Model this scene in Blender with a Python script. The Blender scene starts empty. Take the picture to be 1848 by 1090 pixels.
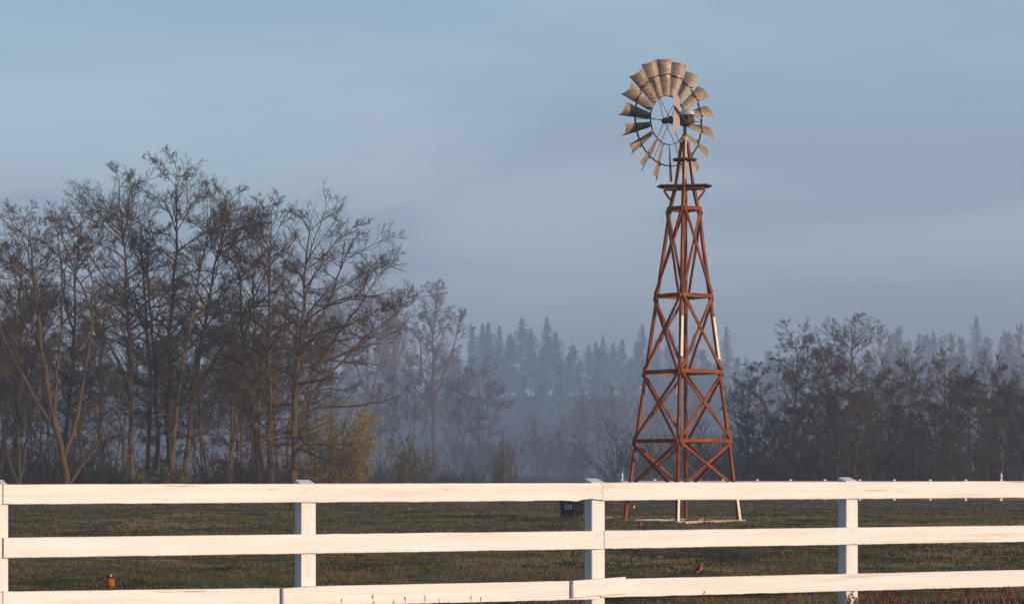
import bpy, math
import numpy as np
from mathutils import Matrix, Vector

# ------------------------------------------------------------------ camera, sky, sun, exposure
SC = bpy.context.scene
COL = SC.collection
F, PX, PY, EYE = 4600.0, 924.0, 845.0, 1.36      # focal length in photo pixels, principal column, horizon row, eye height

cam = bpy.data.cameras.new('camera')
cam.sensor_width = 36.0
cam.lens = 36.0 * F / 1848.0
cam.shift_y = (PY - 545.0) / 1848.0
cam.clip_start, cam.clip_end = 0.5, 4000.0
cam_o = bpy.data.objects.new('camera', cam)
COL.objects.link(cam_o)
cam_o.location = (0, 0, EYE)
cam_o.rotation_euler = (math.radians(90), 0, 0)
SC.camera = cam_o

SUN_AZ, SUN_EL = math.radians(133.0), math.radians(7.5)   # clockwise from +Y: behind the camera, to the right
sun = bpy.data.lights.new('sun', 'SUN')
sun.energy = 3.9
sun.angle = math.radians(0.55)
sun.color = (1.0, 0.715, 0.51)
sun_o = bpy.data.objects.new('sun', sun)
COL.objects.link(sun_o)
sdir = Vector((math.sin(SUN_AZ) * math.cos(SUN_EL), math.cos(SUN_AZ) * math.cos(SUN_EL), math.sin(SUN_EL)))
sun_o.rotation_euler = (-sdir).to_track_quat('-Z', 'Y').to_euler()
sun_o.location = (30, -30, 30)

world = bpy.data.worlds.new('World')
SC.world = world
world.use_nodes = True
wn, wl = world.node_tree.nodes, world.node_tree.links
wn.clear()
w_out = wn.new('ShaderNodeOutputWorld')
w_sky = wn.new('ShaderNodeTexSky')
w_sky.sky_type = 'NISHITA'
w_sky.sun_disc = False
w_sky.sun_elevation, w_sky.sun_rotation = SUN_EL, SUN_AZ
w_sky.air_density, w_sky.dust_density, w_sky.ozone_density = 1.0, 0.6, 2.5
w_bg = wn.new('ShaderNodeBackground')
w_bg.inputs['Strength'].default_value = 0.15
wl.new(w_sky.outputs['Color'], w_bg.inputs['Color'])
# a soft bank of lifting morning fog lies all round the horizon
w_tc = wn.new('ShaderNodeTexCoord')
w_map = wn.new('ShaderNodeMapping'); w_map.inputs['Scale'].default_value = (3.2, 3.2, 12.0)
w_noise = wn.new('ShaderNodeTexNoise')
w_noise.inputs['Scale'].default_value = 1.7; w_noise.inputs['Detail'].default_value = 5.0; w_noise.inputs['Roughness'].default_value = 0.5
w_noise.inputs['Distortion'].default_value = 0.5
w_sep = wn.new('ShaderNodeSeparateXYZ')
wl.new(w_tc.outputs['Generated'], w_map.inputs['Vector']); wl.new(w_map.outputs['Vector'], w_noise.inputs['Vector'])
wl.new(w_tc.outputs['Generated'], w_sep.inputs['Vector'])
def wmath(op, a, b=None, c=None):
    n = wn.new('ShaderNodeMath'); n.operation = op
    for i, v in enumerate((a, b, c)):
        if v is None: continue
        if isinstance(v, (int, float)): n.inputs[i].default_value = v
        else: wl.new(v, n.inputs[i])
    return n.outputs[0]
w_j = wmath('MULTIPLY_ADD', w_noise.outputs['Fac'], 0.15, -0.075)
w_el = wmath('ADD', w_sep.outputs['Z'], w_j)
w_mr = wn.new('ShaderNodeMapRange'); w_mr.interpolation_type = 'SMOOTHERSTEP'
wl.new(w_el, w_mr.inputs['Value'])
w_mr.inputs['From Min'].default_value, w_mr.inputs['From Max'].default_value = 0.05, 0.21
w_mr.inputs['To Min'].default_value, w_mr.inputs['To Max'].default_value = 0.90, 0.26
w_fog = wn.new('ShaderNodeBackground')
w_fog.inputs['Color'].default_value = (0.215, 0.275, 0.375, 1); w_fog.inputs['Strength'].default_value = 1.0
w_map2 = wn.new('ShaderNodeMapping'); w_map2.inputs['Scale'].default_value = (4.0, 4.0, 18.0); w_map2.inputs['Location'].default_value = (3.1, 0.4, 1.7)
w_n2 = wn.new('ShaderNodeTexNoise'); w_n2.inputs['Scale'].default_value = 1.5; w_n2.inputs['Detail'].default_value = 3.5; w_n2.inputs['Distortion'].default_value = 0.3
wl.new(w_tc.outputs['Generated'], w_map2.inputs['Vector']); wl.new(w_map2.outputs['Vector'], w_n2.inputs['Vector'])
w_r2 = wn.new('ShaderNodeMapRange'); w_r2.interpolation_type = 'SMOOTHSTEP'; w_r2.inputs['From Min'].default_value, w_r2.inputs['From Max'].default_value = 0.34, 0.68
wl.new(w_n2.outputs['Fac'], w_r2.inputs['Value'])
w_fc = wn.new('ShaderNodeMix'); w_fc.data_type = 'RGBA'
w_fc.inputs[6].default_value = (0.25, 0.30, 0.385, 1); w_fc.inputs[7].default_value = (0.375, 0.445, 0.51, 1)
wl.new(w_r2.outputs[0], w_fc.inputs[0]); wl.new(w_fc.outputs[2], w_fog.inputs['Color'])
w_mix = wn.new('ShaderNodeMixShader')
wl.new(w_mr.outputs['Result'], w_mix.inputs[0]); wl.new(w_bg.outputs[0], w_mix.inputs[1]); wl.new(w_fog.outputs[0], w_mix.inputs[2])
wl.new(w_mix.outputs[0], w_out.inputs['Surface'])

SC.view_settings.view_transform = 'Standard'
SC.view_settings.look = 'None'
SC.view_settings.exposure = 0.5
SC.view_settings.gamma = 1.0
SC.view_settings.use_curve_mapping = False
SC.render.engine = 'CYCLES'
cy = SC.cycles
cy.use_denoising = True
cy.denoiser = 'OPENIMAGEDENOISE'
cy.denoising_input_passes = 'RGB_ALBEDO_NORMAL'
cy.max_bounces, cy.diffuse_bounces, cy.glossy_bounces = 4, 2, 2
cy.transmission_bounces, cy.transparent_max_bounces, cy.volume_bounces = 2, 8, 1
cy.use_adaptive_sampling = False

HAZE_DENSITY = 0.00107

# ------------------------------------------------------------------ helpers
RNG = np.random.default_rng(7)
def nrm(v):
    v = np.asarray(v, float)
    return v / np.maximum(np.linalg.norm(v, axis=-1, keepdims=True), 1e-9)

def hash2(ix, iy, seed):
    h = (ix * 374761393 + iy * 668265263 + seed * 1442695041) & 0xFFFFFFFF
    h = ((h ^ (h >> 13)) * 1274126177) & 0xFFFFFFFF
    return ((h ^ (h >> 16)) & 0xFFFF) / 65535.0
def vnoise(x, y, seed=0):
    x = np.asarray(x, float); y = np.asarray(y, float)
    ix, iy = np.floor(x).astype(np.int64), np.floor(y).astype(np.int64)
    fx, fy = x - ix, y - iy
    fx, fy = fx * fx * (3 - 2 * fx), fy * fy * (3 - 2 * fy)
    a, b = hash2(ix, iy, seed), hash2(ix + 1, iy, seed)
    c, d = hash2(ix, iy + 1, seed), hash2(ix + 1, iy + 1, seed)
    return (a * (1 - fx) + b * fx) * (1 - fy) + (c * (1 - fx) + d * fx) * fy - 0.5

def gz(x, y):
    """height of the pasture: level to the windmill, then falling a little towards the wood"""
    y = np.asarray(y, float)
    t = np.clip((y - 66) / 84.0, 0, 1)
    return -0.55 * t * t * (3 - 2 * t) * 0.5 - 0.275 * t
def gzb(x, y):
    a = np.clip((np.asarray(y, float) - 21) / 4, 0.25, 1)
    b = vnoise(x * 0.9, y * 0.55, 1) * 0.070 + vnoise(x * 2.7, y * 1.9, 2) * 0.055 + vnoise(x * 6.5, y * 5.0, 3) * 0.025 + vnoise(x * 0.22, y * 0.1, 4) * 0.06
    return gz(x, y) + b * a

def at(px, D, py=None):
    x = (px - PX) / F * D
    z = float(gz(x, D)) if py is None else EYE + (PY - py) / F * D
    return Vector((x, D, z))

def mesh_np(name, V, faces_list, smooth=False):
    """faces_list: list of int arrays (n, k)"""
    V = np.ascontiguousarray(V, dtype=np.float32)
    me = bpy.data.meshes.new(name)
    me.vertices.add(len(V)); me.vertices.foreach_set('co', V.ravel())
    fl = [np.asarray(f, dtype=np.int32) for f in faces_list if len(f)]
    nl = sum(f.size for f in fl); nf = sum(len(f) for f in fl)
    me.loops.add(nl); me.polygons.add(nf)
    me.loops.foreach_set('vertex_index', np.concatenate([f.ravel() for f in fl]))
    tot = np.concatenate([np.full(len(f), f.shape[1], dtype=np.int32) for f in fl])
    st = np.concatenate([[0], np.cumsum(tot)[:-1]]).astype(np.int32)
    me.polygons.foreach_set('loop_start', st)
    me.polygons.foreach_set('use_smooth', np.full(nf, bool(smooth)))
    me.update(calc_edges=True); me.validate()
    return me

def obj(name, me, mat=None, parent=None, M=None):
    o = bpy.data.objects.new(name, me)
    COL.objects.link(o)
    if mat is not None and len(me.materials) == 0: me.materials.append(mat)
    if parent is not None:
        o.parent = parent
        base = parent
        off = Vector((0, 0, 0))
        while base is not None:
            off += base.location; base = base.parent
        o.matrix_basis = Matrix.Translation(-off) @ (M if M is not None else Matrix())
    elif M is not None:
        o.matrix_basis = M
    return o

def tag(o, label=None, cat=None, group=None, kind=None):
    if label: o['label'] = label
    if cat: o['category'] = cat
    if group: o['group'] = group
    if kind: o['kind'] = kind
    return o
def empty(name, loc):
    o = bpy.data.objects.new(name, None); COL.objects.link(o)
    o.location = loc; o.empty_display_size = 0.2
    return o

class MB:
    """collects polygons of one part"""
    def __init__(self): self.v, self.f = [], {}
    def add(self, V, faces):
        b = sum(len(x) for x in self.v)
        self.v.append(np.asarray(V, float))
        for f in faces:
            self.f.setdefault(len(f), []).append([i + b for i in f])
    def box(self, c, s, R=None):
        c = np.asarray(c, float); s = np.asarray(s, float) / 2
        k = np.array([[x, y, z] for x in (-1, 1) for y in (-1, 1) for z in (-1, 1)]) * s
        if R is not None: k = k @ np.asarray(R).T
        self.add(k + c, [(0, 1, 3, 2), (4, 6, 7, 5), (0, 4, 5, 1), (2, 3, 7, 6), (0, 2, 6, 4), (1, 5, 7, 3)])
    def tube(self, pts, rad, n=8, cap=True):
        pts = np.asarray(pts, float); rad = np.broadcast_to(np.asarray(rad, float), (len(pts),))
        T = nrm(np.gradient(pts, axis=0))
        ref = np.array([0, 0, 1.0]) if abs(T[0][2]) < 0.8 else np.array([1.0, 0, 0])
        u = nrm(np.cross(T, ref)); w = np.cross(T, u)
        a = np.arange(n) * 2 * math.pi / n
        V = pts[:, None] + rad[:, None, None] * (np.cos(a)[None, :, None] * u[:, None] + np.sin(a)[None, :, None] * w[:, None])
        fs = []
        for i in range(len(pts) - 1):
            for j in range(n):
                k = (j + 1) % n
                fs.append((i * n + j, i * n + k, (i + 1) * n + k, (i + 1) * n + j))
        if cap:
            fs.append(tuple(range(n))); fs.append(tuple((len(pts) - 1) * n + j for j in reversed(range(n))))
        self.add(V.reshape(-1, 3), fs)
    def lathe(self, prof, n=24, c=(0, 0, 0), R=None):
        a = np.arange(n) * 2 * math.pi / n
        V = np.array([[r * math.cos(t), r * math.sin(t), z] for r, z in prof for t in a])
        if R is not None: V = V @ np.asarray(R).T
        fs = []
        for i in range(len(prof) - 1):
            for j in range(n):
                k = (j + 1) % n
                fs.append((i * n + j, i * n + k, (i + 1) * n + k, (i + 1) * n + j))
        self.add(V + np.asarray(c, float), fs)
    def mesh(self, name, smooth=False):
        return mesh_np(name, np.concatenate(self.v), [np.array(x) for x in self.f.values()], smooth)

def beam_mesh(L, w, t, n=6, jit=0.0, ch=0.004, rng=RNG, edge=None):
    """timber with chamfered arrises, local x along the length, y the width, z the thickness (centred)"""
    hw, ht = w / 2, t / 2
    sec = np.array([(-hw + ch, -ht), (hw - ch, -ht), (hw, -ht + ch), (hw, ht - ch), (hw - ch, ht), (-hw + ch, ht), (-hw, ht - ch), (-hw, -ht + ch)])
    xs = np.linspace(0, L, n + 1)
    V = np.zeros((n + 1, 8, 3))
    V[:, :, 0] = xs[:, None]; V[:, :, 1] = sec[None, :, 0]; V[:, :, 2] = sec[None, :, 1]
    if jit:
        V[:, :, 1] += rng.normal(0, jit, (n + 1, 1)); V[:, :, 2] += rng.normal(0, jit * 0.6, (n + 1, 1))
        V[:, :, 1] += np.sign(V[:, :, 1]) * rng.normal(0, jit * 0.5, (n + 1, 8)).round(5) * 0.5
    if edge is not None: V = edge(V)
    fs = []
    for i in range(n):
        for j in range(8):
            k = (j + 1) % 8
            fs.append((i * 8 + j, (i + 1) * 8 + j, (i + 1) * 8 + k, i * 8 + k))
    caps = np.array([list(range(8)), [n * 8 + j for j in reversed(range(8))]])
    return mesh_np('timber', V.reshape(-1, 3), [np.array(fs), caps])

def frame(p0, p1, nrm_hint):
    """matrix with x from p0 to p1 and z as near as may be to the hint"""
    p0, p1 = Vector(p0), Vector(p1)
    x = (p1 - p0).normalized()
    z = Vector(nrm_hint); z = (z - x * z.dot(x)).normalized()
    y = z.cross(x)
    M = Matrix((x, y, z)).transposed().to_4x4()
    M.translation = p0
    return M
def beam(name, p0, p1, w, t, hint, mat, parent, n=6, jit=0.002, ch=0.005, edge=None):
    L = (Vector(p1) - Vector(p0)).length
    return obj(name, beam_mesh(L, w, t, n, jit, ch, RNG, edge), mat, parent, frame(p0, p1, hint))

# ------------------------------------------------------------------ materials
def material(name, c1, c2, scale=4.0, stretch=(1, 1, 1), rough=0.8, metal=0.0, bump=0.0, bscale=None, spots=None, coords='Object', lo=0.35, hi=0.65, detail=6):
    """two colours mixed by noise, an optional third in spots, optional relief"""
    m = bpy.data.materials.new(name); m.use_nodes = True
    n, l = m.node_tree.nodes, m.node_tree.links
    bs = n['Principled BSDF']
    bs.inputs['Roughness'].default_value = rough
    bs.inputs['Metallic'].default_value = metal
    bs.inputs['Specular IOR Level'].default_value = 0.0 if rough >= 0.84 else 0.25
    tc = n.new('ShaderNodeTexCoord')
    vec = tc.outputs[coords]
    if coords == 'Object':
        oi = n.new('ShaderNodeObjectInfo')
        mu = n.new('ShaderNodeVectorMath'); mu.operation = 'MULTIPLY_ADD'
        cx = n.new('ShaderNodeCombineXYZ')
        for i in range(3): l.new(oi.outputs['Random'], cx.inputs[i])
        l.new(cx.outputs[0], mu.inputs[0]); mu.inputs[1].default_value = (37.0, 53.0, 91.0); l.new(vec, mu.inputs[2])
        vec = mu.outputs[0]
    mp = n.new('ShaderNodeMapping'); mp.inputs['Scale'].default_value = stretch
    l.new(vec, mp.inputs['Vector'])
    def noise(sc, det=detail):
        t = n.new('ShaderNodeTexNoise'); t.inputs['Scale'].default_value = sc; t.inputs['Detail'].default_value = det; t.inputs['Roughness'].default_value = 0.6
        l.new(mp.outputs[0], t.inputs['Vector']); return t
    def ramp(src, a, b):
        r = n.new('ShaderNodeMapRange'); r.inputs['From Min'].default_value = a; r.inputs['From Max'].default_value = b
        l.new(src, r.inputs['Value']); return r.outputs[0]
    def mix(fac, a, b):
        x = n.new('ShaderNodeMix'); x.data_type = 'RGBA'
        l.new(fac, x.inputs[0])
        for i, v in ((6, a), (7, b)):
            if isinstance(v, tuple): x.inputs[i].default_value = (*v, 1)
            else: l.new(v, x.inputs[i])
        return x.outputs[2]
    nz = noise(scale)
    col = mix(ramp(nz.outputs['Fac'], lo, hi), c1, c2)
    if spots:
        for (c3, ssc, a, b) in spots:
            col = mix(ramp(noise(ssc, 4).outputs['Fac'], a, b), col, c3)
    l.new(col, bs.inputs['Base Color'])
    if bump:
        bn = n.new('ShaderNodeBump'); bn.inputs['Strength'].default_value = bump; bn.inputs['Distance'].default_value = 0.02
        l.new(noise(bscale or scale * 3).outputs['Fac'], bn.inputs['Height']); l.new(bn.outputs[0], bs.inputs['Normal'])
    return m

M_PAINT = material('white_paint', (0.635, 0.625, 0.615), (0.54, 0.53, 0.51), 3.0, (0.35, 6, 6), 0.55, bump=0.12, bscale=9,
                   spots=[((0.45, 0.42, 0.33), 1.7, 0.60, 0.76), ((0.22, 0.19, 0.12), 3.6, 0.665, 0.74), ((0.45, 0.40, 0.36), 0.8, 0.66, 0.74)])
M_POST = material('white_post_paint', (0.62, 0.61, 0.60), (0.56, 0.55, 0.53), 3.0, (6, 6, 0.5), 0.6, bump=0.12, bscale=9, spots=[((0.42, 0.38, 0.28), 1.6, 0.70, 0.80)])
M_ENDGRAIN = material('bare_end_grain', (0.34, 0.30, 0.27), (0.24, 0.21, 0.19), 12, rough=0.9)
M_ENDCAP = material('grey_board_end', (0.76, 0.73, 0.70), (0.68, 0.65, 0.62), 12, rough=0.8)  # shaded board ends, paler than the boards: bounced light put into the colour
M_RED = material('red_brown_timber', (0.29, 0.085, 0.028), (0.10, 0.031, 0.016), 2.5, (0.8, 9, 9), 0.86, bump=0.2, bscale=8,
                 spots=[((0.035, 0.020, 0.015), 2.2, 0.54, 0.66), ((0.42, 0.30, 0.22), 7.0, 0.71, 0.76)])
M_CREAM = material('cream_painted_plank', (0.72, 0.63, 0.45), (0.62, 0.53, 0.37), 3, (0.5, 6, 6), 0.7, spots=[((0.16, 0.11, 0.07), 6.0, 0.73, 0.77)])
M_TAN = material('tan_timber', (0.50, 0.33, 0.19), (0.33, 0.20, 0.11), 3, (0.5, 8, 8), 0.75, bump=0.15)
M_DECK = material('dark_weathered_board', (0.075, 0.055, 0.042), (0.04, 0.03, 0.026), 4, (0.5, 8, 8), 0.85)
M_GALV = material('weathered_galvanised_blade', (0.25, 0.20, 0.14), (0.15, 0.115, 0.08), 4, rough=0.55, metal=0.25,
                  spots=[((0.52, 0.46, 0.37), 24.0, 0.57, 0.66), ((0.12, 0.08, 0.05), 3.0, 0.58, 0.74)])
M_VANE = material('dull_zinc_vane', (0.46, 0.40, 0.36), (0.36, 0.31, 0.28), 5, rough=0.5, metal=0.2, spots=[((0.25, 0.17, 0.12), 5.0, 0.66, 0.74)])
M_IRON = material('dark_iron', (0.025, 0.024, 0.024), (0.05, 0.038, 0.03), 8, rough=0.6, metal=0.4)
M_HOOD = material('pale_zinc_hood', (0.58, 0.54, 0.50), (0.46, 0.42, 0.38), 9, rough=0.4, metal=0.3)
M_CONC = material('old_concrete', (0.45, 0.39, 0.33), (0.33, 0.28, 0.24), 6, rough=0.9, bump=0.3)
M_TANK = material('dark_plastic_tank', (0.022, 0.017, 0.015), (0.045, 0.032, 0.026), 3, rough=0.6)
M_PLATE = material('pale_label', (0.32, 0.36, 0.42), (0.25, 0.28, 0.33), 20, rough=0.5)
M_STAKE = material('thin_dark_stake', (0.05, 0.042, 0.035), (0.035, 0.03, 0.026), 9, rough=0.7)
M_YELLOW = material('yellow_plastic', (0.85, 0.42, 0.03), (0.75, 0.36, 0.03), 9, rough=0.5)
M_BARK = material('alder_bark', (0.125, 0.082, 0.040), (0.045, 0.033, 0.020), 2.0, (3, 3, 0.7), 0.9, bump=0.5, bscale=5,
                  spots=[((0.05, 0.055, 0.03), 1.0, 0.55, 0.70), ((0.17, 0.125, 0.085), 2.0, 0.66, 0.76)])
M_DARKBARK = material('dark_mossy_bark', (0.055, 0.048, 0.036), (0.035, 0.038, 0.022), 2.0, (3, 3, 0.7), 0.95, bump=0.5)
M_TWIG = material('grey_brown_twigs', (0.088, 0.061, 0.027), (0.040, 0.030, 0.016), 0.5, rough=0.9, coords='Object')
M_TWIGRED = material('red_brown_twigs', (0.094, 0.056, 0.029), (0.050, 0.033, 0.020), 0.5, rough=0.9)
M_TWIGGREEN = material('budding_green_twigs', (0.076, 0.062, 0.025), (0.046, 0.037, 0.019), 0.5, rough=0.9)
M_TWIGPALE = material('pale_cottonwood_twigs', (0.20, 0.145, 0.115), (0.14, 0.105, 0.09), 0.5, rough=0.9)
M_YLEAF = material('yellow_green_young_leaf', (0.24, 0.175, 0.028), (0.14, 0.108, 0.024), 0.8, rough=0.7)
M_OLIVE = material('olive_young_leaf', (0.10, 0.090, 0.030), (0.075, 0.066, 0.028), 0.8, rough=0.7)
M_NEEDLE = material('fir_needles', (0.030, 0.050, 0.036), (0.018, 0.032, 0.026), 0.6, rough=0.85)
M_BRUSH = material('brown_brush', (0.054, 0.036, 0.024), (0.030, 0.023, 0.017), 0.35, rough=0.95)
M_STRAW = material('dry_straw', (0.22, 0.150, 0.080), (0.13, 0.080, 0.045), 1.2, rough=0.9)
M_RUST = material('rusty_dry_grass', (0.11, 0.066, 0.036), (0.065, 0.045, 0.026), 0.7, rough=0.9)
M_DOCK = material('dock_seed', (0.085, 0.026, 0.018), (0.13, 0.048, 0.025), 9, rough=0.9)
M_CLOD = material('bare_earth', (0.15, 0.085, 0.055), (0.09, 0.055, 0.038), 14, rough=0.95, bump=0.4)
M_GROUND = material('pasture_soil_and_thatch', (0.055, 0.055, 0.028), (0.085, 0.070, 0.042), 1.3, (1, 0.45, 1), 0.95, bump=0.8, bscale=16,
                    spots=[((0.028, 0.027, 0.018), 5.0, 0.54, 0.66), ((0.105, 0.092, 0.062), 0.28, 0.50, 0.66)], coords="Object")
M_HILL = material('hill_scrub', (0.035, 0.042, 0.026), (0.055, 0.048, 0.032), 0.05, rough=0.95)
M_GRASS = material('pasture_grass_blades', (0.062, 0.068, 0.030), (0.105, 0.092, 0.052), 0.9, (1, 0.5, 1), 0.85,
                   spots=[((0.20, 0.175, 0.125), 7.0, 0.62, 0.72), ((0.03, 0.036, 0.018), 2.2, 0.54, 0.64), ((0.125, 0.112, 0.072), 0.24, 0.50, 0.66)])

# ------------------------------------------------------------------ ground: one sheet of pasture
ys = np.concatenate([np.linspace(-40, 14, 12), np.arange(15, 40, 0.20), np.arange(40, 80, 0.40), np.arange(80, 160, 0.9), np.linspace(162, 1460, 70)])
xs = np.concatenate([np.linspace(-460, -26, 32), np.arange(-24, -9, 0.5), np.arange(-9, 9, 0.21), np.arange(9, 24.1, 0.5), np.linspace(26, 460, 32)])
GX, GY = np.meshgrid(xs, ys)
GV = np.stack([GX, GY, gzb(GX, GY)], -1).reshape(-1, 3)
nx, ny = len(xs), len(ys)
ii = (np.arange(ny - 1)[:, None] * nx + np.arange(nx - 1)[None]).ravel()
ground = obj('ground', mesh_np('ground', GV, [np.stack([ii, ii + 1, ii + nx + 1, ii + nx], 1)], True), M_GROUND)
tag(ground, 'dark green-brown grazed pasture stretching to the wood', 'ground', kind='structure')

# short grazed grass, thicker in tussocks: too many blades to count
def blades(n, y0, y1, seed, hmin, hmax, wide, clump, tall=1.0):
    r = np.random.default_rng(seed)
    y = 1 / r.uniform(1 / y1, 1 / y0, n)
    x = r.uniform(-1, 1, n) * (0.225 * y + 1.5)
    d = vnoise(x * 0.9, y * 0.5, 11) + 0.7 * vnoise(x * 3, y * 1.8, 12)
    keep = r.uniform(-0.55, 0.55, n) < d * clump + 0.36
    x, y, d = x[keep], y[keep], d[keep]; n = len(x)
    z = gzb(x, y) - 0.004
    h = r.uniform(hmin, hmax, n) * (0.75 + np.clip(d, -0.4, 0.8)) * tall
    w = wide * (y / 26.0) * r.uniform(0.7, 1.4, n)
    a = r.uniform(0, 2 * math.pi, n); b = r.uniform(0, 2 * math.pi, n); ln = r.uniform(0.2, 1.1, n) * h
    c = np.stack([x, y, z], 1); s = np.stack([np.cos(a) * w, np.sin(a) * w * 0.4, np.zeros(n)], 1)
    tip = c + np.stack([np.cos(b) * ln, np.sin(b) * ln, h], 1)
    V = np.stack([c - s, c + s, tip], 1).reshape(-1, 3)
    return V
GB = np.concatenate([blades(340000, 22, 75, 21, 0.018, 0.062, 0.006, 1.25), blades(110000, 60, 150, 22, 0.02, 0.07, 0.006, 1.25)])
grass = obj('grass', mesh_np('grass', GB, [np.arange(len(GB)).reshape(-1, 3)]), M_GRASS)
tag(grass, 'short dull green and straw grass covering the pasture', 'grass', kind='stuff')

# ------------------------------------------------------------------ white board fence in front
TH = math.radians(28.5)
D0 = 19.5
FU = Vector((math.cos(TH), math.sin(TH), 0)); FN = Vector((math.sin(TH), -math.cos(TH), 0))
def fs(px):
    t = (px - PX) / F
    return t * D0 / (math.cos(TH) - t * math.sin(TH))
def fpt(px, py, off=0.0):
    s = fs(px)
    p = Vector((0, D0, 0)) + FU * s
    return Vector((p.x, p.y, EYE + (PY - py) / F * p.y)) + FN * off
fence = empty('board_fence', (0, D0, 0))
tag(fence, 'white painted three-rail board fence across the front of the pasture', 'fence')
PW = 0.118
def post(px, ytop):
    p = fpt(px, ytop); zt = p.z; hw = PW / 2
    b = p - FN * hw
    # top sawn on a slope, higher at the back
    ch = 0.005
    rings = []
    for z, hi in ((-0.35, 0), (0.45, 0), (0.9, 0), (zt - 0.006, 1), (zt, 2)):
        q = []
        for (u, w) in ((-hw + ch, -hw), (hw - ch, -hw), (hw, -hw + ch), (hw, hw - ch), (hw - ch, hw), (-hw + ch, hw), (-hw, hw - ch), (-hw, -hw + ch)):
            sl = 0.03 * (hw - w) / PW if hi else 0.0
            sh = 0.93 if hi == 2 else 1.0
            q.append(FU * u * sh + FN * w * sh + Vector((0, 0, z + sl)))
        rings.append(q)
    V = np.array([list(v) for q in rings for v in q])
    fcs = [(i * 8 + j, i * 8 + (j + 1) % 8, (i + 1) * 8 + (j + 1) % 8, (i + 1) * 8 + j) for i in range(4) for j in range(8)]
    me = mesh_np('fence_post', V, [np.array(fcs), np.array([[32 + j for j in range(8)]])])
    M = Matrix.Translation((b.x, b.y, 0))
    return obj('post', me, M_POST, fence, M)
for px, yt in ((-1250, 880), (-590, 877), (0, 873.5), (557, 873.0), (1080, 870.0), (1538, 867.5), (1975, 866), (2400, 865)):
    post(px, yt)

RT = 0.036
def rail(px0, px1, t0, t1, b0, b1, off=RT / 2 + 0.001, name='rail', mat=M_PAINT, wob=0.0010, seed=0, rot=None, thick=RT):
    """board from column px0 to px1 with its upper edge at rows t0, t1 and its lower edge at rows b0, b1"""
    A, B = fpt(px0, (t0 + b0) / 2, off), fpt(px1, (t1 + b1) / 2, off)
    w = ((fpt(px0, t0).z - fpt(px0, b0).z) + (fpt(px1, t1).z - fpt(px1, b1).z)) / 2
    L = (B - A).length
    r = np.random.default_rng(seed + int(px0) + 5000)
    def edge(V):
        k = V[:, 0, 0] / L
        n = len(k)
        lo = np.interp(np.arange(n), np.arange(0, n, 3), r.normal(0, wob, len(np.arange(0, n, 3)))) + r.normal(0, 0.0007, n)
        up = np.interp(np.arange(n), np.arange(0, n, 4), r.normal(0, wob * 0.6, len(np.arange(0, n, 4)))) + r.normal(0, 0.0003, n)
        if rot is not None:
            c = np.array([(q[0] - px0) / (px1 - px0) for q in rot]); v = np.array([q[1] for q in rot])
            lo = lo + np.interp(k, c, v)
        sgn = V[:, :, 1] > 0
        V[:, :, 1] += np.where(sgn, up[:, None], lo[:, None])
        V[:, :, 2] += np.interp(np.arange(n), np.arange(0, n, 6), r.normal(0, 0.0012, len(np.arange(0, n, 6))))[:, None]
        return V
    n = max(8, int(L / 0.045))
    return beam(name, A, B, w, thick, FN, mat, fence, n=n, jit=0, ch=0.004, edge=edge)
def lerp(a, b, t): return a + (b - a) * t
# upper rail
rail(-1250, 1.0, 876, 873.6, 918, 909.5, seed=1)
rail(3.2, 1083, 874.0, 871.2, 909.5, 903.2, seed=2,
     rot=((3, 0), (935, 0), (950, 0.004), (985, 0.004), (1020, 0.0), (1036, -0.004), (1042, 0.010), (1060, 0.016), (1072, 0.008), (1083, 0.004)))
rail(1083.8, 2400, 870.6, 866.4, 902.8, 894.0, seed=3)
# middle rail
rail(-1250, 0.6, 984, 970, 1026, 1006.3, seed=4)
rail(4.0, 1085.6, 970.0, 957.2, 1006.2, 990.2, seed=5)
rail(1086.6, 2400, 957.0, 940.5, 989.6, 967.5, seed=6)
# lower rail, in shorter boards with two splice boards nailed over the joints
rail(-1250, 1.5, 1086, 1067.5, 1128, 1105, seed=7)
rail(3, 548, 1067.0, 1059.5, 1104, 1096.0, seed=8)
rail(549.5, 1078, 1057.5, 1046.2, 1093, 1080.5, seed=9)
rail(1079.5, 2400, 1044.2, 1015.5, 1077.8, 1042.5, seed=10)
s1 = rail(505.5, 601, 1059.8, 1055.8, 1093.5, 1088.0, off=RT * 1.5 + 0.004, name='splice_board', seed=11)
s1['label'] = 'short white board nailed over a joint of the bottom rail'
s2 = rail(1027, 1121, 1047.0, 1039.6, 1078.2, 1070.2, off=RT * 1.5 + 0.004, name='splice_board', seed=12)
s2['label'] = 'short tilted white board nailed over a joint of the bottom rail'
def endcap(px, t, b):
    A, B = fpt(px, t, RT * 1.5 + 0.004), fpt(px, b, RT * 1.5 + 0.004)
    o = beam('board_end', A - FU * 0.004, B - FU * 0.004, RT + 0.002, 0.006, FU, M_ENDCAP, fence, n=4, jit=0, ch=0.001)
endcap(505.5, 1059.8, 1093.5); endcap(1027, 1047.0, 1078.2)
# nail heads
for px, y in ((550, 885), (566, 900), (550, 978), (564, 990), (1074, 880), (1092, 882), (1074, 966), (1094, 968), (1530, 876), (1545, 892), (1531, 957), (1546, 972), (1531, 1040), (1546, 1056), (566, 1066), (1098, 1052), (1060, 1056), (590, 1066)):
    mb = MB(); spl = y > 1046 and px < 1110
    p = fpt(px, y, (RT * 2 if spl else RT) + 0.006)
    mb.tube([p - FN * 0.006, p], [0.004, 0.0035], 6)
    obj('nail', mb.mesh('nail'), M_ENDGRAIN, fence)

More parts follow.
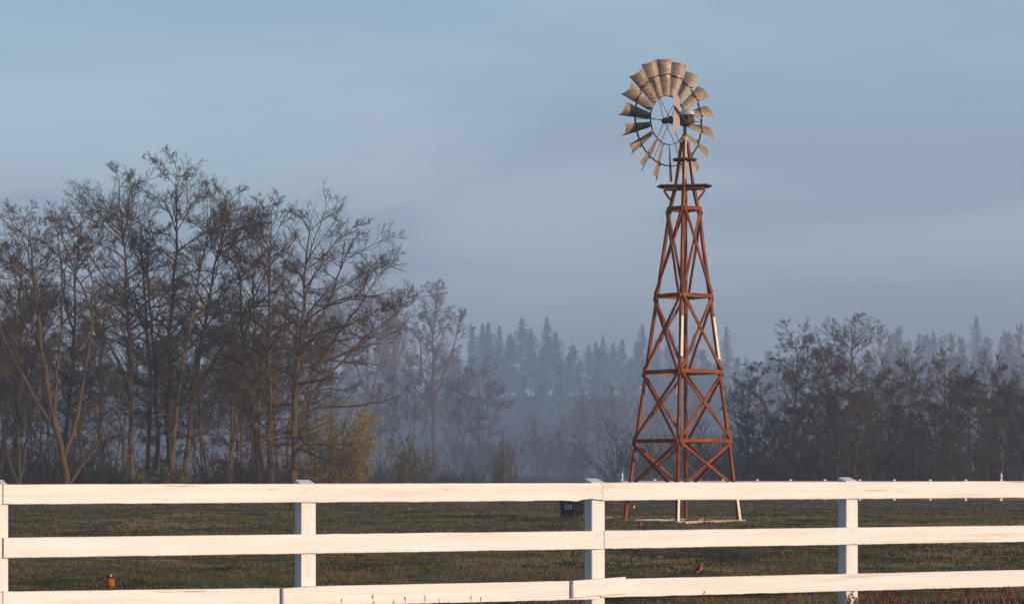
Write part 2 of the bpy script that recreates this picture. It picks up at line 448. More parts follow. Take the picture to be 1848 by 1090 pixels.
# ------------------------------------------------------------------ windmill
WD = 64.0
WP = F / WD
WB = at(1230, WD)
def wz(py): return EYE + (PY - py) / WP
mill = empty('windmill', WB)
tag(mill, 'tall red-brown timber windmill tower with weathered many-bladed metal wheel', 'windmill')
LEAN = 0.0085
PHI = math.radians(8.3)
CD = [Vector((-math.sin(PHI), -math.cos(PHI), 0)), Vector((math.cos(PHI), -math.sin(PHI), 0)), Vector((math.sin(PHI), math.cos(PHI), 0)), Vector((-math.cos(PHI), math.sin(PHI), 0))]  # front, right, back, left
def wr(z): return float(np.interp(z, [-1, 0, 7.857, 8.47, 9.11, 9.52], [1.5814, 1.445, 0.358, 0.215, 0.130, 0.075]))
def corner(i, z, dr=0.0): return Vector((WB.x + LEAN * z, WB.y, z)) + CD[i] * (wr(z) + dr)
FACE_N = [(CD[i] + CD[(i + 1) % 4]).normalized() for i in range(4)]
LW = 0.074
ZT = wz(256)
for i in range(4):
    beam('leg', corner(i, -0.06), corner(i, 7.80), LW, LW, FACE_N[i], M_RED, mill, n=22, jit=0.0025)
    beam('upper_leg', corner(i, 7.79), corner(i, 8.49), 0.080, 0.080, FACE_N[i], M_RED, mill, n=4, jit=0.001)
    beam('upper_leg', corner(i, 8.485), corner(i, ZT), 0.066, 0.066, FACE_N[i], M_RED, mill, n=5, jit=0.001)
Z = {'base': wz(887), 'l1': wz(796), 'l2': wz(672), 'l3': wz(535), 'l4': wz(378)}
GW, GT = 0.098, 0.038
for i in range(4):
    j = (i + 1) % 4
    A0, B0 = corner(i, 0.0), corner(j, 0.0); A1, B1 = corner(i, 8.0), corner(j, 8.0)
    N = (B0 - A0).cross(A1 - A0).normalized()
    if N.dot(FACE_N[i]) < 0: N = -N
    o1 = N * (LW / 2 + GT / 2 + 0.003); o2 = N * (LW / 2 + GT * 1.5 + 0.006)
    e = (B0 - A0).normalized()
    for k, z in Z.items():
        beam('girt', corner(i, z) + o1 - e * 0.045 * (1 if i % 2 else 0.4), corner(j, z) + o1 + e * 0.045 * (1 if i % 2 else 0.4), GW, GT, N, M_RED, mill, n=6)
    ks = list(Z.values())
    for za, zb in zip(ks[:-1], ks[1:]):
        za2, zb2 = za + 0.055, zb - 0.055
        beam('brace', corner(i, za2) + o1, corner(j, zb2) + o1, 0.070, 0.036, N, M_RED, mill, n=8)
        beam('brace', corner(j, za2) + o2, corner(i, zb2) + o2, 0.070, 0.036, N, M_RED, mill, n=8)
# repaired lengths: cream planks bolted on the right-hand faces of two legs
def sister(i, y0, y1, mat, w=0.072, lw=LW / 2):
    z0, z1 = wz(y0), wz(y1)
    n = FACE_N[0] if i == 0 else FACE_N[0]
    off = FACE_N[0] * (lw + 0.016)
    o = beam('repair_plank', corner(i, z0) + off, corner(i, z1) + off, w, 0.026, FACE_N[0], mat, mill, n=8, jit=0.001)
    o['label'] = 'pale newer plank bolted along a tower leg'
    for t in (0.08, 0.33, 0.6, 0.9):
        p = corner(i, z0 + (z1 - z0) * t) + off + FACE_N[0] * 0.012
        mb = MB(); mb.tube([p, p + FACE_N[0] * 0.008], [0.011, 0.009], 6)
        b = obj('bolt', mb.mesh('bolt'), M_IRON, o); b.matrix_basis = o.matrix_basis.inverted() @ Matrix.Translation(-WB)
sister(0, 943.5, 891, M_CREAM); sister(1, 943.5, 891, M_CREAM)
sister(0, 645, 573, M_CREAM); sister(1, 649, 573, M_CREAM)
sister(0, 326, 292, M_TAN, 0.062, 0.033); sister(0, 288, 252, M_TAN, 0.062, 0.033); sister(1, 318, 292, M_TAN, 0.05, 0.033)
# concrete sill under the legs
mb = MB()
r = np.random.default_rng(5)
for i in range(4):
    A, B = CD[i] * 1.60, CD[(i + 1) % 4] * 1.60
    A2, B2 = CD[i] * 1.20, CD[(i + 1) % 4] * 1.20
    for k in range(10):
        t0, t1 = k / 10, (k + 1) / 10
        q = [A.lerp(B, t0), A.lerp(B, t1), A2.lerp(B2, t1), A2.lerp(B2, t0)]
        h = 0.070 + r.uniform(-0.008, 0.008)
        V = [WB + p * (1 + (r.uniform(-0.012, 0.012) if a < 2 else 0)) + Vector((0, 0, -0.06)) for a, p in enumerate(q)] + [WB + p + Vector((0, 0, h)) for p in q]
        mb.add([list(v) for v in V], [(4, 5, 6, 7), (0, 1, 5, 4), (1, 2, 6, 5), (2, 3, 7, 6), (3, 0, 4, 7)])
obj('concrete_sill', mb.mesh('concrete_sill'), M_CONC, mill)
# working platform: planks laid left to right on four brackets
pz = wz(336.5)
pc = Vector((WB.x + LEAN * pz, WB.y, pz))
EX = CD[1]
EY = Vector((-EX.y, EX.x, 0))
for k in range(5):
    o = EY * (-0.30 + k * 0.15)
    half = 0.69 - 0.10 * abs(k - 2) * 0.5
    if k == 2:      # the middle board is cut round the mast
        beam('platform_board', pc + o - EX * half, pc + o - EX * 0.12, 0.142, 0.035, (0, 0, 1), M_DECK, mill)
        beam('platform_board', pc + o + EX * 0.12, pc + o + EX * half, 0.142, 0.035, (0, 0, 1), M_DECK, mill)
    else:
        beam('platform_board', pc + o - EX * half, pc + o + EX * half, 0.142, 0.035, (0, 0, 1), M_DECK, mill)
for s in (-1, 1):
    beam('platform_joist', pc + EY * 0.16 * s - EX * 0.50 - Vector((0, 0, 0.055)), pc + EY * 0.16 * s + EX * 0.50 - Vector((0, 0, 0.055)), 0.05, 0.07, (0, 0, 1), M_RED, mill)
for i in range(4):
    a = corner(i, pz - 0.36); d = CD[i]
    b = Vector((pc.x, pc.y, pz - 0.09)) + d * (0.52 if i % 2 else 0.34)
    beam('platform_bracket', a + d * 0.03, b, 0.055, 0.04, d.cross(Vector((0, 0, 1))), M_RED, mill)
# small round plate and mast pipe
mb = MB(); cz = wz(288.5); c = (WB.x + LEAN * cz, WB.y, cz)
mb.lathe([(0.0, -0.024), (0.29, -0.024), (0.305, -0.01), (0.305, 0.014), (0.29, 0.024), (0.0, 0.024)], 24, c)
obj('mast_plate', mb.mesh('mast_plate', False), M_DECK, mill)
hz = wz(213)
head = Vector((WB.x + LEAN * hz, WB.y, hz))
mb = MB(); mb.tube([(WB.x + LEAN * 9.0, WB.y, 9.0), (head.x, head.y, hz - 0.02)], 0.042, 10)
obj('mast_pipe', mb.mesh('mast_pipe', True), M_IRON, mill)
mb = MB(); mb.lathe([(0.0, -0.05), (0.085, -0.05), (0.085, 0.05), (0.05, 0.065), (0, 0.065)], 16, (WB.x + LEAN * 9.62, WB.y, 9.63))
obj('mast_collar', mb.mesh('mast_collar'), M_TAN, mill)
# gear case and hood
YAW = math.radians(40)
AX = Vector((-math.sin(YAW), math.cos(YAW), 0))           # from the tower to the wheel, away from the camera and left
SIDE = Vector((math.cos(YAW), math.sin(YAW), 0))
Rm = np.array([list(SIDE), list(AX), [0, 0, 1]]).T
mb = MB()
mb.box(head + Vector((0, 0, -0.03)), (0.20, 0.42, 0.16), Rm)
mb.box(head - AX * 0.16 + Vector((0, 0, -0.10)), (0.26, 0.12, 0.10), Rm)
mb.tube([head + AX * 0.1, head + AX * 0.78], 0.034, 10)
mb.lathe([(0.06, -0.14), (0.13, -0.10), (0.13, 0.0), (0.09, 0.03), (0.0, 0.03)], 14, head + Vector((0, 0, -0.08)))
obj('gear_case', mb.mesh('gear_case'), M_IRON, mill)
mb = MB(); nn, mm = 14, 7
V = []; fcs = []
for a in range(mm + 1):
    for b in range(nn):
        th = a / mm * math.pi / 2; ph = b / nn * 2 * math.pi
        p = head + Vector((0.05, -0.05, 0.055)) + SIDE * (0.15 * math.cos(th) ** 0.7 * math.cos(ph)) + AX * (0.24 * math.cos(th) ** 0.7 * math.sin(ph)) + Vector((0, 0, 0.15 * math.sin(th)))
        V.append(list(p))
for a in range(mm):
    for b in range(nn): fcs.append((a * nn + b, a * nn + (b + 1) % nn, (a + 1) * nn + (b + 1) % nn, (a + 1) * nn + b))
mb.add(V, fcs)
obj('gear_hood', mb.mesh('gear_hood', True), M_HOOD, mill)
# wheel: two rims carry eighteen cambered blades
hub = head + AX * 0.64
NV = -AX
UP = Vector((0, 0, 1))
def wdir(a): return UP * math.cos(a) - SIDE * math.sin(a)       # angle from the top towards the left
def wtan(a): return -UP * math.sin(a) - SIDE * math.cos(a)
def rim(rad, w, t, off):
    mb = MB(); n = 72; V = []; fcs = []
    for k in range(n):
        d = wdir(k / n * 2 * math.pi)
        for (dr, da) in ((-t, -w), (t, -w), (t, w), (-t, w)):
            V.append(list(hub + d * (rad + dr) + NV * (off + da)))
    for k in range(n):
        q = (k + 1) % n
        for j in range(4): fcs.append((k * 4 + j, k * 4 + (j + 1) % 4, q * 4 + (j + 1) % 4, q * 4 + j))
    mb.add(V, fcs); return mb
wheel = obj('wheel', rim(1.155, 0.020, 0.012, 0.045).mesh('outer_rim'), M_IRON, mill)
def wpart(name, me, mat):
    o = obj(name, me, mat); o.parent = wheel
    o.matrix_basis = wheel.matrix_basis.inverted() @ Matrix.Translation(-WB)
    return o
wpart('inner_rim', rim(0.615, 0.016, 0.009, 0.03).mesh('inner_rim'), M_IRON)
mb = MB()
RA = np.array([list(SIDE), list(UP), list(NV)]).T
mb.lathe([(0.0, -0.14), (0.075, -0.14), (0.085, -0.06), (0.05, -0.05), (0.05, 0.08), (0.10, 0.09), (0.10, 0.13), (0.04, 0.15), (0.0, 0.15)], 18, hub, RA)
wpart('hub', mb.mesh('hub'), M_IRON)
for k in range(6):
    for s in (-1, 1):
        a = (k + 0.5) / 6 * 2 * math.pi
        mb = MB(); mb.tube([hub + wdir(a) * 0.07 + NV * 0.11 * s, hub + wdir(a + 0.05 * s) * 1.15 + NV * 0.045], 0.0085, 5)
        wpart('spoke', mb.mesh('spoke'), M_IRON)
PITCH = math.radians(38)
NR, NC = 7, 6
rb = np.random.default_rng(3)
for k in range(18):
    a = (k + 0.22) / 18 * 2 * math.pi
    d, t = wdir(a), wtan(a)
    p = PITCH + rb.normal(0, 0.035)
    nb = NV * math.cos(p) + t * math.sin(p)       # blade normal
    cb = t * math.cos(p) - NV * math.sin(p)       # along the chord
    V = []
    for side in (0, 1):
        for i in range(NR + 1):
            u = i / NR; rr = 0.61 + (1.535 - 0.61) * u
            half = 0.5 * (0.17 + (0.395 - 0.17) * u)
            for j in range(NC + 1):
                c = -1 + 2 * j / NC
                cam_ = -0.17 * half * (c * c - 0.35) * 2 * (0.8 + 0.4 * u)
                sag = 0.018 * (c * c) * (u ** 6)
                q = hub + d * (rr + sag) + cb * (half * c) + nb * (cam_ + 0.02 - 0.0016 * side)
                V.append(list(q))
    off = (NR + 1) * (NC + 1); fcs = []
    for i in range(NR):
        for j in range(NC):
            b = i * (NC + 1) + j
            fcs.append((b, b + 1, b + NC + 2, b + NC + 1)); fcs.append((off + b, off + b + NC + 1, off + b + NC + 2, off + b + 1))
    mb = MB(); mb.add(V, fcs)
    wpart('blade', mb.mesh('blade', True), M_GALV)
    mb = MB()
    q = hub + d * 1.155 + NV * 0.03
    mb.tube([q - cb * 0.13 + nb * 0.012, q - cb * 0.04 - nb * 0.025, q + cb * 0.05 - nb * 0.022, q + cb * 0.13 + nb * 0.012], 0.018, 6)
    wpart('blade_bracket', mb.mesh('blade_bracket'), M_IRON)
# folded tail: boom and swallow-tailed vane swung towards the camera
bd = Vector((-0.26, -0.965, 0)).normalized()
t0 = head + Vector((0.09, 0, -0.19))
t1 = head + bd * 0.62 + Vector((0, 0, 0.17))
t2 = head + bd * 1.30 + Vector((0, 0, 0.10))
tail = beam('tail_boom', t0, t2, 0.06, 0.03, bd.cross(UP), M_DECK, mill)
vc = head + bd * 0.56
sd = bd.cross(UP).normalized()
outl = [(0.0, 0.40), (0.95, 0.54), (0.70, 0.02), (0.95, -0.58), (0.0, -0.33)]
V = []
for s in (0, 1):
    for (u, z) in outl: V.append(list(vc + bd * u + UP * z + sd * (0.018 + 0.004 * s)))
fcs = [(0, 1, 2), (0, 2, 4), (2, 3, 4), (5, 7, 6), (5, 9, 7), (7, 9, 8)] + [(i, 5 + i, 5 + (i + 1) % 5, (i + 1) % 5) for i in range(5)]
mb = MB(); mb.add(V, fcs)
obj('tail_vane', mb.mesh('tail_vane'), M_VANE, mill)

# ------------------------------------------------------------------ stock tank beside the windmill
TC = at(1058, 69.3); TC.z = float(gzb(TC.x, TC.y)) - 0.01
tank = empty('stock_tank', TC)
tag(tank, 'dark round ribbed stock tank on the grass beside the windmill', 'water tank')
mb = MB()
prof = [(0.0, 0.0), (0.665, 0.0), (0.675, 0.02), (0.675, 0.17), (0.695, 0.185), (0.695, 0.20), (0.70, 0.36), (0.715, 0.375), (0.72, 0.39), (0.725, 0.57), (0.755, 0.585), (0.755, 0.62), (0.70, 0.62), (0.69, 0.55), (0.66, 0.05), (0, 0.05)]
mb.lathe(prof, 40, TC)
obj('body', mb.mesh('tank_body'), M_TANK, tank)
for k in range(18):
    a = k / 18 * 2 * math.pi
    d = Vector((math.cos(a), math.sin(a), 0))
    mb = MB()
    for (z0, z1, rr) in ((0.02, 0.17, 0.675), (0.20, 0.36, 0.698), (0.40, 0.57, 0.722)):
        mb.tube([TC + d * rr + Vector((0, 0, z0)), TC + d * (rr + 0.004) + Vector((0, 0, z1))], 0.022, 6)
    obj('rib', mb.mesh('rib', True), M_TANK, tank)
a = math.radians(-90 - 44)
d = Vector((math.cos(a), math.sin(a), 0)); tt = Vector((-d.y, d.x, 0))
pl = beam('label_plate', TC + d * 0.722 - tt * 0.13 + UP * 0.30, TC + d * 0.722 + tt * 0.13 + UP * 0.30, 0.13, 0.008, d, M_PLATE, tank, n=2, jit=0)
for zo in (0.03, -0.005):
    ln = beam('label_line', TC + d * 0.728 - tt * 0.09 + UP * (0.30 + zo), TC + d * 0.728 + tt * 0.09 + UP * (0.30 + zo), 0.012, 0.004, d, M_TANK, tank, n=1, jit=0, ch=0.001)
wb = at(1098, 67.6); wb.z = float(gzb(wb.x, wb.y))
o = beam('wood_block', wb + Vector((-0.11, 0.02, 0.03)), wb + Vector((0.09, -0.03, 0.035)), 0.09, 0.05, (0, 0, 1), M_TAN, None)
tag(o, 'small pale offcut of wood in the grass beside the stock tank', 'wood block')

def stake(px, D, h, label, knob):
    p = at(px, D); p.z = float(gzb(p.x, p.y))
    e = empty('fence_stake', p)
    mb = MB(); mb.tube([p - Vector((0, 0, 0.1)), p + Vector((0.004, 0, h))], [0.017, 0.014], 6)
    obj('rod', mb.mesh('rod'), M_STAKE, e)
    if knob:
        q = p + Vector((0, -0.012, knob))
        mb = MB(); mb.lathe([(0.0, -0.035), (0.026, -0.03), (0.014, -0.008), (0.03, 0.005), (0.024, 0.03), (0, 0.034)], 10, q)
        obj('insulator', mb.mesh('insulator', True), M_YELLOW, e)
    tag(e, label, 'stake')
stake(1144, 60.5, 0.85, 'thin dark stake with a yellow insulator beside the windmill', 0.44)
stake(134, 68.0, 0.75, 'thin dark stake alone in the grass below the grove', None)

# ------------------------------------------------------------------ far white fence on the other side of the pasture
ffx = [1123, 1182, 1243, 1305, 1367, 1427, 1489, 1552, 1614, 1679, 1743, 1807, 1873, 1940, 2008]
ffd = [156 - (x - 1123) * 0.0125 for x in ffx]
far = empty('board_fence', at(ffx[0], ffd[0]))
tag(far, 'distant white board fence with capped posts beneath the dark wood', 'fence')
PP = [at(x, d) for x, d in zip(ffx, ffd)]
for k, (p, x) in enumerate(zip(PP, ffx)):
    tall = k in (0, 11)
    h = 1.21
    mb = MB(); mb.box(p + Vector((0, 0, h / 2 - 0.1)), (0.13, 0.13, h + 0.2)); mb.box(p + Vector((0, 0, h + 0.015)), (0.19, 0.19, 0.03)); mb.box(p + Vector((0, 0, h + 0.045)), (0.12, 0.12, 0.03))
    po = obj('post', mb.mesh('far_post'), M_POST, far)
    if tall:
        mb = MB(); mb.lathe([(0.06, 0), (0.06, 0.06), (0.035, 0.09), (0.075, 0.16), (0.085, 0.21), (0.06, 0.27), (0.03, 0.31), (0.035, 0.36), (0, 0.42)], 10, p + Vector((0, 0, h + 0.06)))
        f = obj('finial', mb.mesh('finial', True), M_POST, po); f.matrix_basis = po.matrix_basis.inverted() @ Matrix.Translation(-far.location)
for a, b in zip(PP[:-1], PP[1:]):
    for z in (1.09, 0.72, 0.36):
        beam('rail', a + Vector((0.0, -0.085, z)), b + Vector((0.0, -0.085, z)), 0.14, 0.03, (0, -1, 0), M_PAINT, far, n=2, jit=0)

# ------------------------------------------------------------------ trees
class Tubes:
    """branches grown level by level in numpy, then skinned as tapered tubes"""
    def __init__(self): self.V, self.F, self.n = [], {}, 0
    def skin(self, P, R, sides):
        N, K, _ = P.shape
        T = nrm(np.gradient(P, axis=1))
        ref = np.array([0.31, 0.22, 0.925]) * np.ones((N, 1, 3))
        bad = np.abs((T[:, :1] * ref).sum(-1)) > 0.93
        ref = np.where(bad[..., None], np.array([0.96, -0.2, 0.1]), ref)
        u = nrm(np.cross(T, ref)); w = np.cross(T, u)
        if sides == 2:
            V = np.stack([P - u * R[..., None], P + u * R[..., None]], 2)
        else:
            a = np.arange(sides) * 2 * math.pi / sides
            V = P[:, :, None] + R[:, :, None, None] * (np.cos(a)[None, None, :, None] * u[:, :, None] + np.sin(a)[None, None, :, None] * w[:, :, None])
        S = V.shape[2]
        base = self.n + (np.arange(N) * K * S)[:, None, None]
        i = (np.arange(K - 1) * S)[None, :, None]
        m = 1 if S == 2 else S
        j = np.arange(m)[None, None, :]; k = (j + 1) % S
        f = np.stack([base + i + j, base + i + k, base + i + S + k, base + i + S + j], -1).reshape(-1, 4)
        self.V.append(V.reshape(-1, 3)); self.F.setdefault(4, []).append(f); self.n += N * K * S
    def leaves(self, P, size, rng, up=0.0, aspect=0.5):
        N = len(P)
        d = nrm(rng.normal(0, 1, (N, 3)) + np.array([0, 0, up])); e = nrm(np.cross(d, rng.normal(0, 1, (N, 3))))
        s = (size * rng.uniform(0.6, 1.4, N))[:, None]
        V = np.stack([P, P + d * s * 0.5 + e * s * aspect * 0.5, P + d * s, P + d * s * 0.5 - e * s * aspect * 0.5], 1)
        self.V.append(V.reshape(-1, 3)); self.F.setdefault(4, []).append(self.n + np.arange(N * 4).reshape(-1, 4)); self.n += N * 4
    def mesh(self, name, smooth=True):
        return mesh_np(name, np.concatenate(self.V), [np.concatenate(x) for x in self.F.values()], smooth)

def grow(S, D, L, r0, r1, k, wander, trop, rng, power=1.0):
    N = len(S); P = np.zeros((N, k + 1, 3)); P[:, 0] = S
    d = nrm(D); st = (np.asarray(L) / k)[:, None]
    for i in range(k):
        P[:, i + 1] = P[:, i] + d * st
        d = nrm(d + rng.normal(0, wander, (N, 3)) + np.array([0, 0, 1.0]) * (trop if np.isscalar(trop) else np.asarray(trop)[:, None]))
    t = np.linspace(0, 1, k + 1)[None]
    R = r1[:, None] + (r0 - r1)[:, None] * (1 - t) ** power
    return P, R

def spawn(P, R, n, t0, t1, a0, a1, rng, flat=0.0, up=0.0):
    """n children on every branch; returns start, direction, place along the parent, parent radius, parent index"""
    N, K, _ = P.shape
    t = t0 + (t1 - t0) * ((np.arange(n)[None] + rng.uniform(0.1, 0.9, (N, n))) / n)
    x = t * (K - 1); i = np.clip(x.astype(int), 0, K - 2); f = (x - i)[..., None]
    q = np.arange(N)[:, None]
    s = P[q, i] * (1 - f) + P[q, i + 1] * f
    T = nrm(P[q, i + 1] - P[q, i])
    r = R[q, i] * (1 - f[..., 0]) + R[q, i + 1] * f[..., 0]
    pr = rng.normal(0, 1, (N, n, 3)); pr[..., 2] = pr[..., 2] * (1 - flat) + up
    pr = nrm(pr - T * (pr * T).sum(-1, keepdims=True))
    a = rng.uniform(a0, a1, (N, n))[..., None]
    d = T * np.cos(a) + pr * np.sin(a)
    return s.reshape(-1, 3), d.reshape(-1, 3), t.ravel(), r.ravel(), np.repeat(np.arange(N), n)

def stem_curve(p0, p1, k, bend, rng, wob):
    t = np.linspace(0, 1, k)[:, None]
    p = np.array(p0) * (1 - t) + np.array(p1) * t + np.array(bend) * (np.sin(t * math.pi))
    w = np.cumsum(rng.normal(0, wob, (k, 3)), 0); w[:, 2] *= 0.2
    w -= t * w[-1]
    w[0] = 0
    return p + w

def make_tree(seed, stems, limbs=34, lmax=4.2, t_low=0.2, e_low=25, e_high=62, bias=None, twigs=(9, 6, 5), thick=1.0, dome=0.45, trop=0.02, bud=0.045, top_len=1.0, droop=0.0, flat=0.05, leaf=0, leaf_size=0.06, fine=0.0075):
    """stems: list of (base, top, radius, bend). Returns a trunk mesh and a crown mesh"""
    rng = np.random.default_rng(seed)
    tr, cr = Tubes(), Tubes()
    S, D, L, R0, TT = [], [], [], [], []
    main = None
    for (b, tp, rad, bend) in stems:
        k = 26
        fork = not hasattr(b, '__len__')
        if fork:
            x = b * 25; i = int(x); f = x - i
            b = main[0][i] * (1 - f) + main[0][i + 1] * f
            rad = min(rad, main[1][i] * 0.9)
        P = stem_curve(b, tp, k, bend, rng, 0.05)
        if fork: P[1] = P[0] * 0.6 + P[1] * 0.4
        t = np.linspace(0, 1, k)
        R = rad * ((1 - t) ** 0.8 * 0.92 + 0.06) * thick
        if not fork: R[0] *= 1.45; R[1] *= 1.12
        if main is None: main = (P, R)
        tr.skin(P[None], R[None], 9)
        n = max(7, int(limbs * (0.6 if fork else 1.0) * (np.linalg.norm(np.array(tp) - np.array(b)) / 18.0)))
        q = t_low + (0.985 - t_low) * np.sort(rng.uniform(0, 1, n)) ** 0.8
        ga = rng.uniform(0, 6.28) + np.arange(n) * 2.3999 + rng.normal(0, 0.5, n)
        for ti, az in zip(q, ga):
            x = ti * (k - 1); i = min(int(x), k - 2); f = x - i
            u = (ti - t_low) / (1 - t_low)
            el = math.radians(e_low + (e_high - e_low) * u + rng.normal(0, 9))
            d = np.array([math.cos(az) * math.cos(el), math.sin(az) * math.cos(el), math.sin(el)])
            ln = (lmax * math.sqrt(max(0.0, 1 - (max(0, u - dome) / (1 - dome)) ** 2)) * (0.55 + 0.45 * min(1, u / dome)) + top_len) * rng.uniform(0.6, 1.2)
            if fork: ln *= 0.68
            if bias is not None:
                c = d[0] * bias[0] + d[1] * bias[1]
                ln *= 1 + bias[2] * c
            S.append(P[i] * (1 - f) + P[i + 1] * f); D.append(d); L.append(ln)
            R0.append(min(R[i] * 0.62, 0.016 + 0.0135 * ln)); TT.append(u)
    S, D, L, R0, TT = map(np.array, (S, D, L, R0, TT))
    P1, R1 = grow(S, D, L, R0, np.full(len(S), 0.011), 9, 0.115, trop - droop * (1 - TT) - flat * TT, rng)
    cr.skin(P1, R1, 5)
    s, d, t, r, pi = spawn(P1, R1, twigs[0], 0.22, 1.0, 0.45, 1.0, rng, 0.72, 0.06)
    l2 = np.clip(L[pi] * (0.50 - 0.28 * t) * rng.uniform(0.6, 1.3, len(t)), 0.35, 2.4)
    P2, R2 = grow(s, d, l2, np.minimum(r * 0.7, 0.006 + 0.011 * l2), np.full(len(s), 0.007), 5, 0.12, 0.035, rng)
    cr.skin(P2, R2, 3)
    s, d, t, r, pi = spawn(P2, R2, twigs[1], 0.2, 1.0, 0.45, 1.0, rng, 0.6, 0.10)
    l3 = np.clip(l2[pi] * (0.55 - 0.25 * t) * rng.uniform(0.6, 1.3, len(t)), 0.18, 1.0)
    P3, R3 = grow(s, d, l3, np.full(len(s), fine * 1.25), np.full(len(s), fine * 0.7), 3, 0.14, 0.06, rng)
    cr.skin(P3, R3, 3)
    s, d, t, r, pi = spawn(P3, R3, twigs[2], 0.2, 1.0, 0.4, 1.1, rng, 0.0, 0.1)
    l4 = np.clip(l3[pi] * rng.uniform(0.3, 0.7, len(t)), 0.10, 0.40)
    P4, R4 = grow(s, d, l4, np.full(len(s), fine), np.full(len(s), fine * 0.45), 2, 0.15, 0.08, rng)
    cr.skin(P4, R4, 2)
    if bud: cr.leaves(np.concatenate([P4[:, -1], P4[::2, 1]]), bud, rng, -0.4, 0.42)
    if leaf:
        q = np.repeat(P4[:, 1:].reshape(-1, 3), leaf, 0)
        cr.leaves(q + rng.normal(0, 0.05, q.shape), leaf_size, rng, 0.3, 0.55)
    return tr.mesh('trunk'), cr.mesh('crown', False)

def make_conifer(seed, H, rad, whorls=30, per=9, ragged=0.25, sub=9, needle=0.36):
    rng = np.random.default_rng(seed)
    tr, cr = Tubes(), Tubes()
    z = np.linspace(0, H, 14)
    P = np.stack([rng.normal(0, 0.04, 14), rng.normal(0, 0.04, 14), z], 1); P[0, :2] = 0
    tr.skin(P[None], (0.30 * (1 - z / H) + 0.02)[None], 7)
    n = whorls * per
    t = np.clip(0.12 + 0.88 * (np.arange(n) + rng.uniform(0, 1, n)) / n, 0, 0.995)
    az = rng.uniform(0, 6.283, n)
    L = (rad * (1 - t) ** 0.82 + 0.12) * rng.uniform(1 - ragged * 1.6, 1 + ragged, n) * (1.0 + 0.9 * vnoise(az * 1.3, t * 11, seed))
    el = np.radians(-12 + 48 * t + rng.normal(0, 7, n))
    d = np.stack([np.cos(az) * np.cos(el), np.sin(az) * np.cos(el), np.sin(el)], 1)
    S = np.stack([0 * t, 0 * t, t * H], 1)
    Pb, Rb = grow(S, d, L, np.full(n, 0.05), np.full(n, 0.012), 5, 0.06, 0.03, rng)
    cr.skin(Pb, Rb, 3)
    s, dd, tt, r, pi = spawn(Pb, Rb, sub, 0.12, 1.0, 0.6, 1.15, rng, 0.8, -0.15)
    l2 = np.clip(L[pi] * (0.42 - 0.26 * tt), 0.12, 0.95)
    P2, R2 = grow(s, dd, l2, np.full(len(s), 0.10), np.full(len(s), 0.03), 2, 0.1, -0.05, rng)
    cr.skin(P2, R2, 2)
    q = np.repeat(P2.reshape(-1, 3), 2 if sub > 6 else 1, 0)
    cr.leaves(q + rng.normal(0, 0.08, q.shape), needle, rng, -0.5, 0.42)
    return tr.mesh('trunk'), cr.mesh('crown', False)

def make_shrub(seed, H, spread, stems=16, leaf=0, leaf_size=0.05, twigs=(7, 6), fine=0.008, sides=3):
    rng = np.random.default_rng(seed)
    st, cr = Tubes(), Tubes()
    az = rng.uniform(0, 6.283, stems); el = np.radians(rng.uniform(48, 86, stems))
    d = np.stack([np.cos(az) * np.cos(el), np.sin(az) * np.cos(el), np.sin(el)], 1)
    S = np.stack([np.cos(az), np.sin(az), 0 * az], 1) * (rng.uniform(0, 0.12, stems) * spread)[:, None]
    L = H * rng.uniform(0.55, 1.08, stems)
    P, R = grow(S, d, L, np.full(stems, 0.012 * H ** 0.6), np.full(stems, 0.006), 8, 0.09, 0.03, rng)
    st.skin(P, R, 5 if sides > 2 else 3)
    s, dd, t, r, pi = spawn(P, R, twigs[0] * 2, 0.15, 1.0, 0.4, 1.0, rng, 0.2, 0.1)
    l2 = np.clip(L[pi] * (0.42 - 0.25 * t) * rng.uniform(0.5, 1.2, len(t)), 0.25, 1.5)
    P2, R2 = grow(s, dd, l2, np.full(len(s), 0.009), np.full(len(s), 0.005), 4 if sides > 2 else 3, 0.18, 0.06, rng)
    cr.skin(P2, R2, sides)
    s, dd, t, r, pi = spawn(P2, R2, twigs[1], 0.15, 1.0, 0.4, 1.0, rng)
    l3 = np.clip(l2[pi] * rng.uniform(0.25, 0.6, len(t)), 0.12, 0.6)
    P3, R3 = grow(s, dd, l3, np.full(len(s), fine), np.full(len(s), fine * 0.5), 2, 0.2, 0.08, rng)
    cr.skin(P3, R3, 2)
    if leaf:
        q = np.repeat(P3[:, 1:].reshape(-1, 3), leaf, 0)
        cr.leaves(q + rng.normal(0, 0.05, q.shape), leaf_size, rng, 0.4, 0.5)
    return st, cr

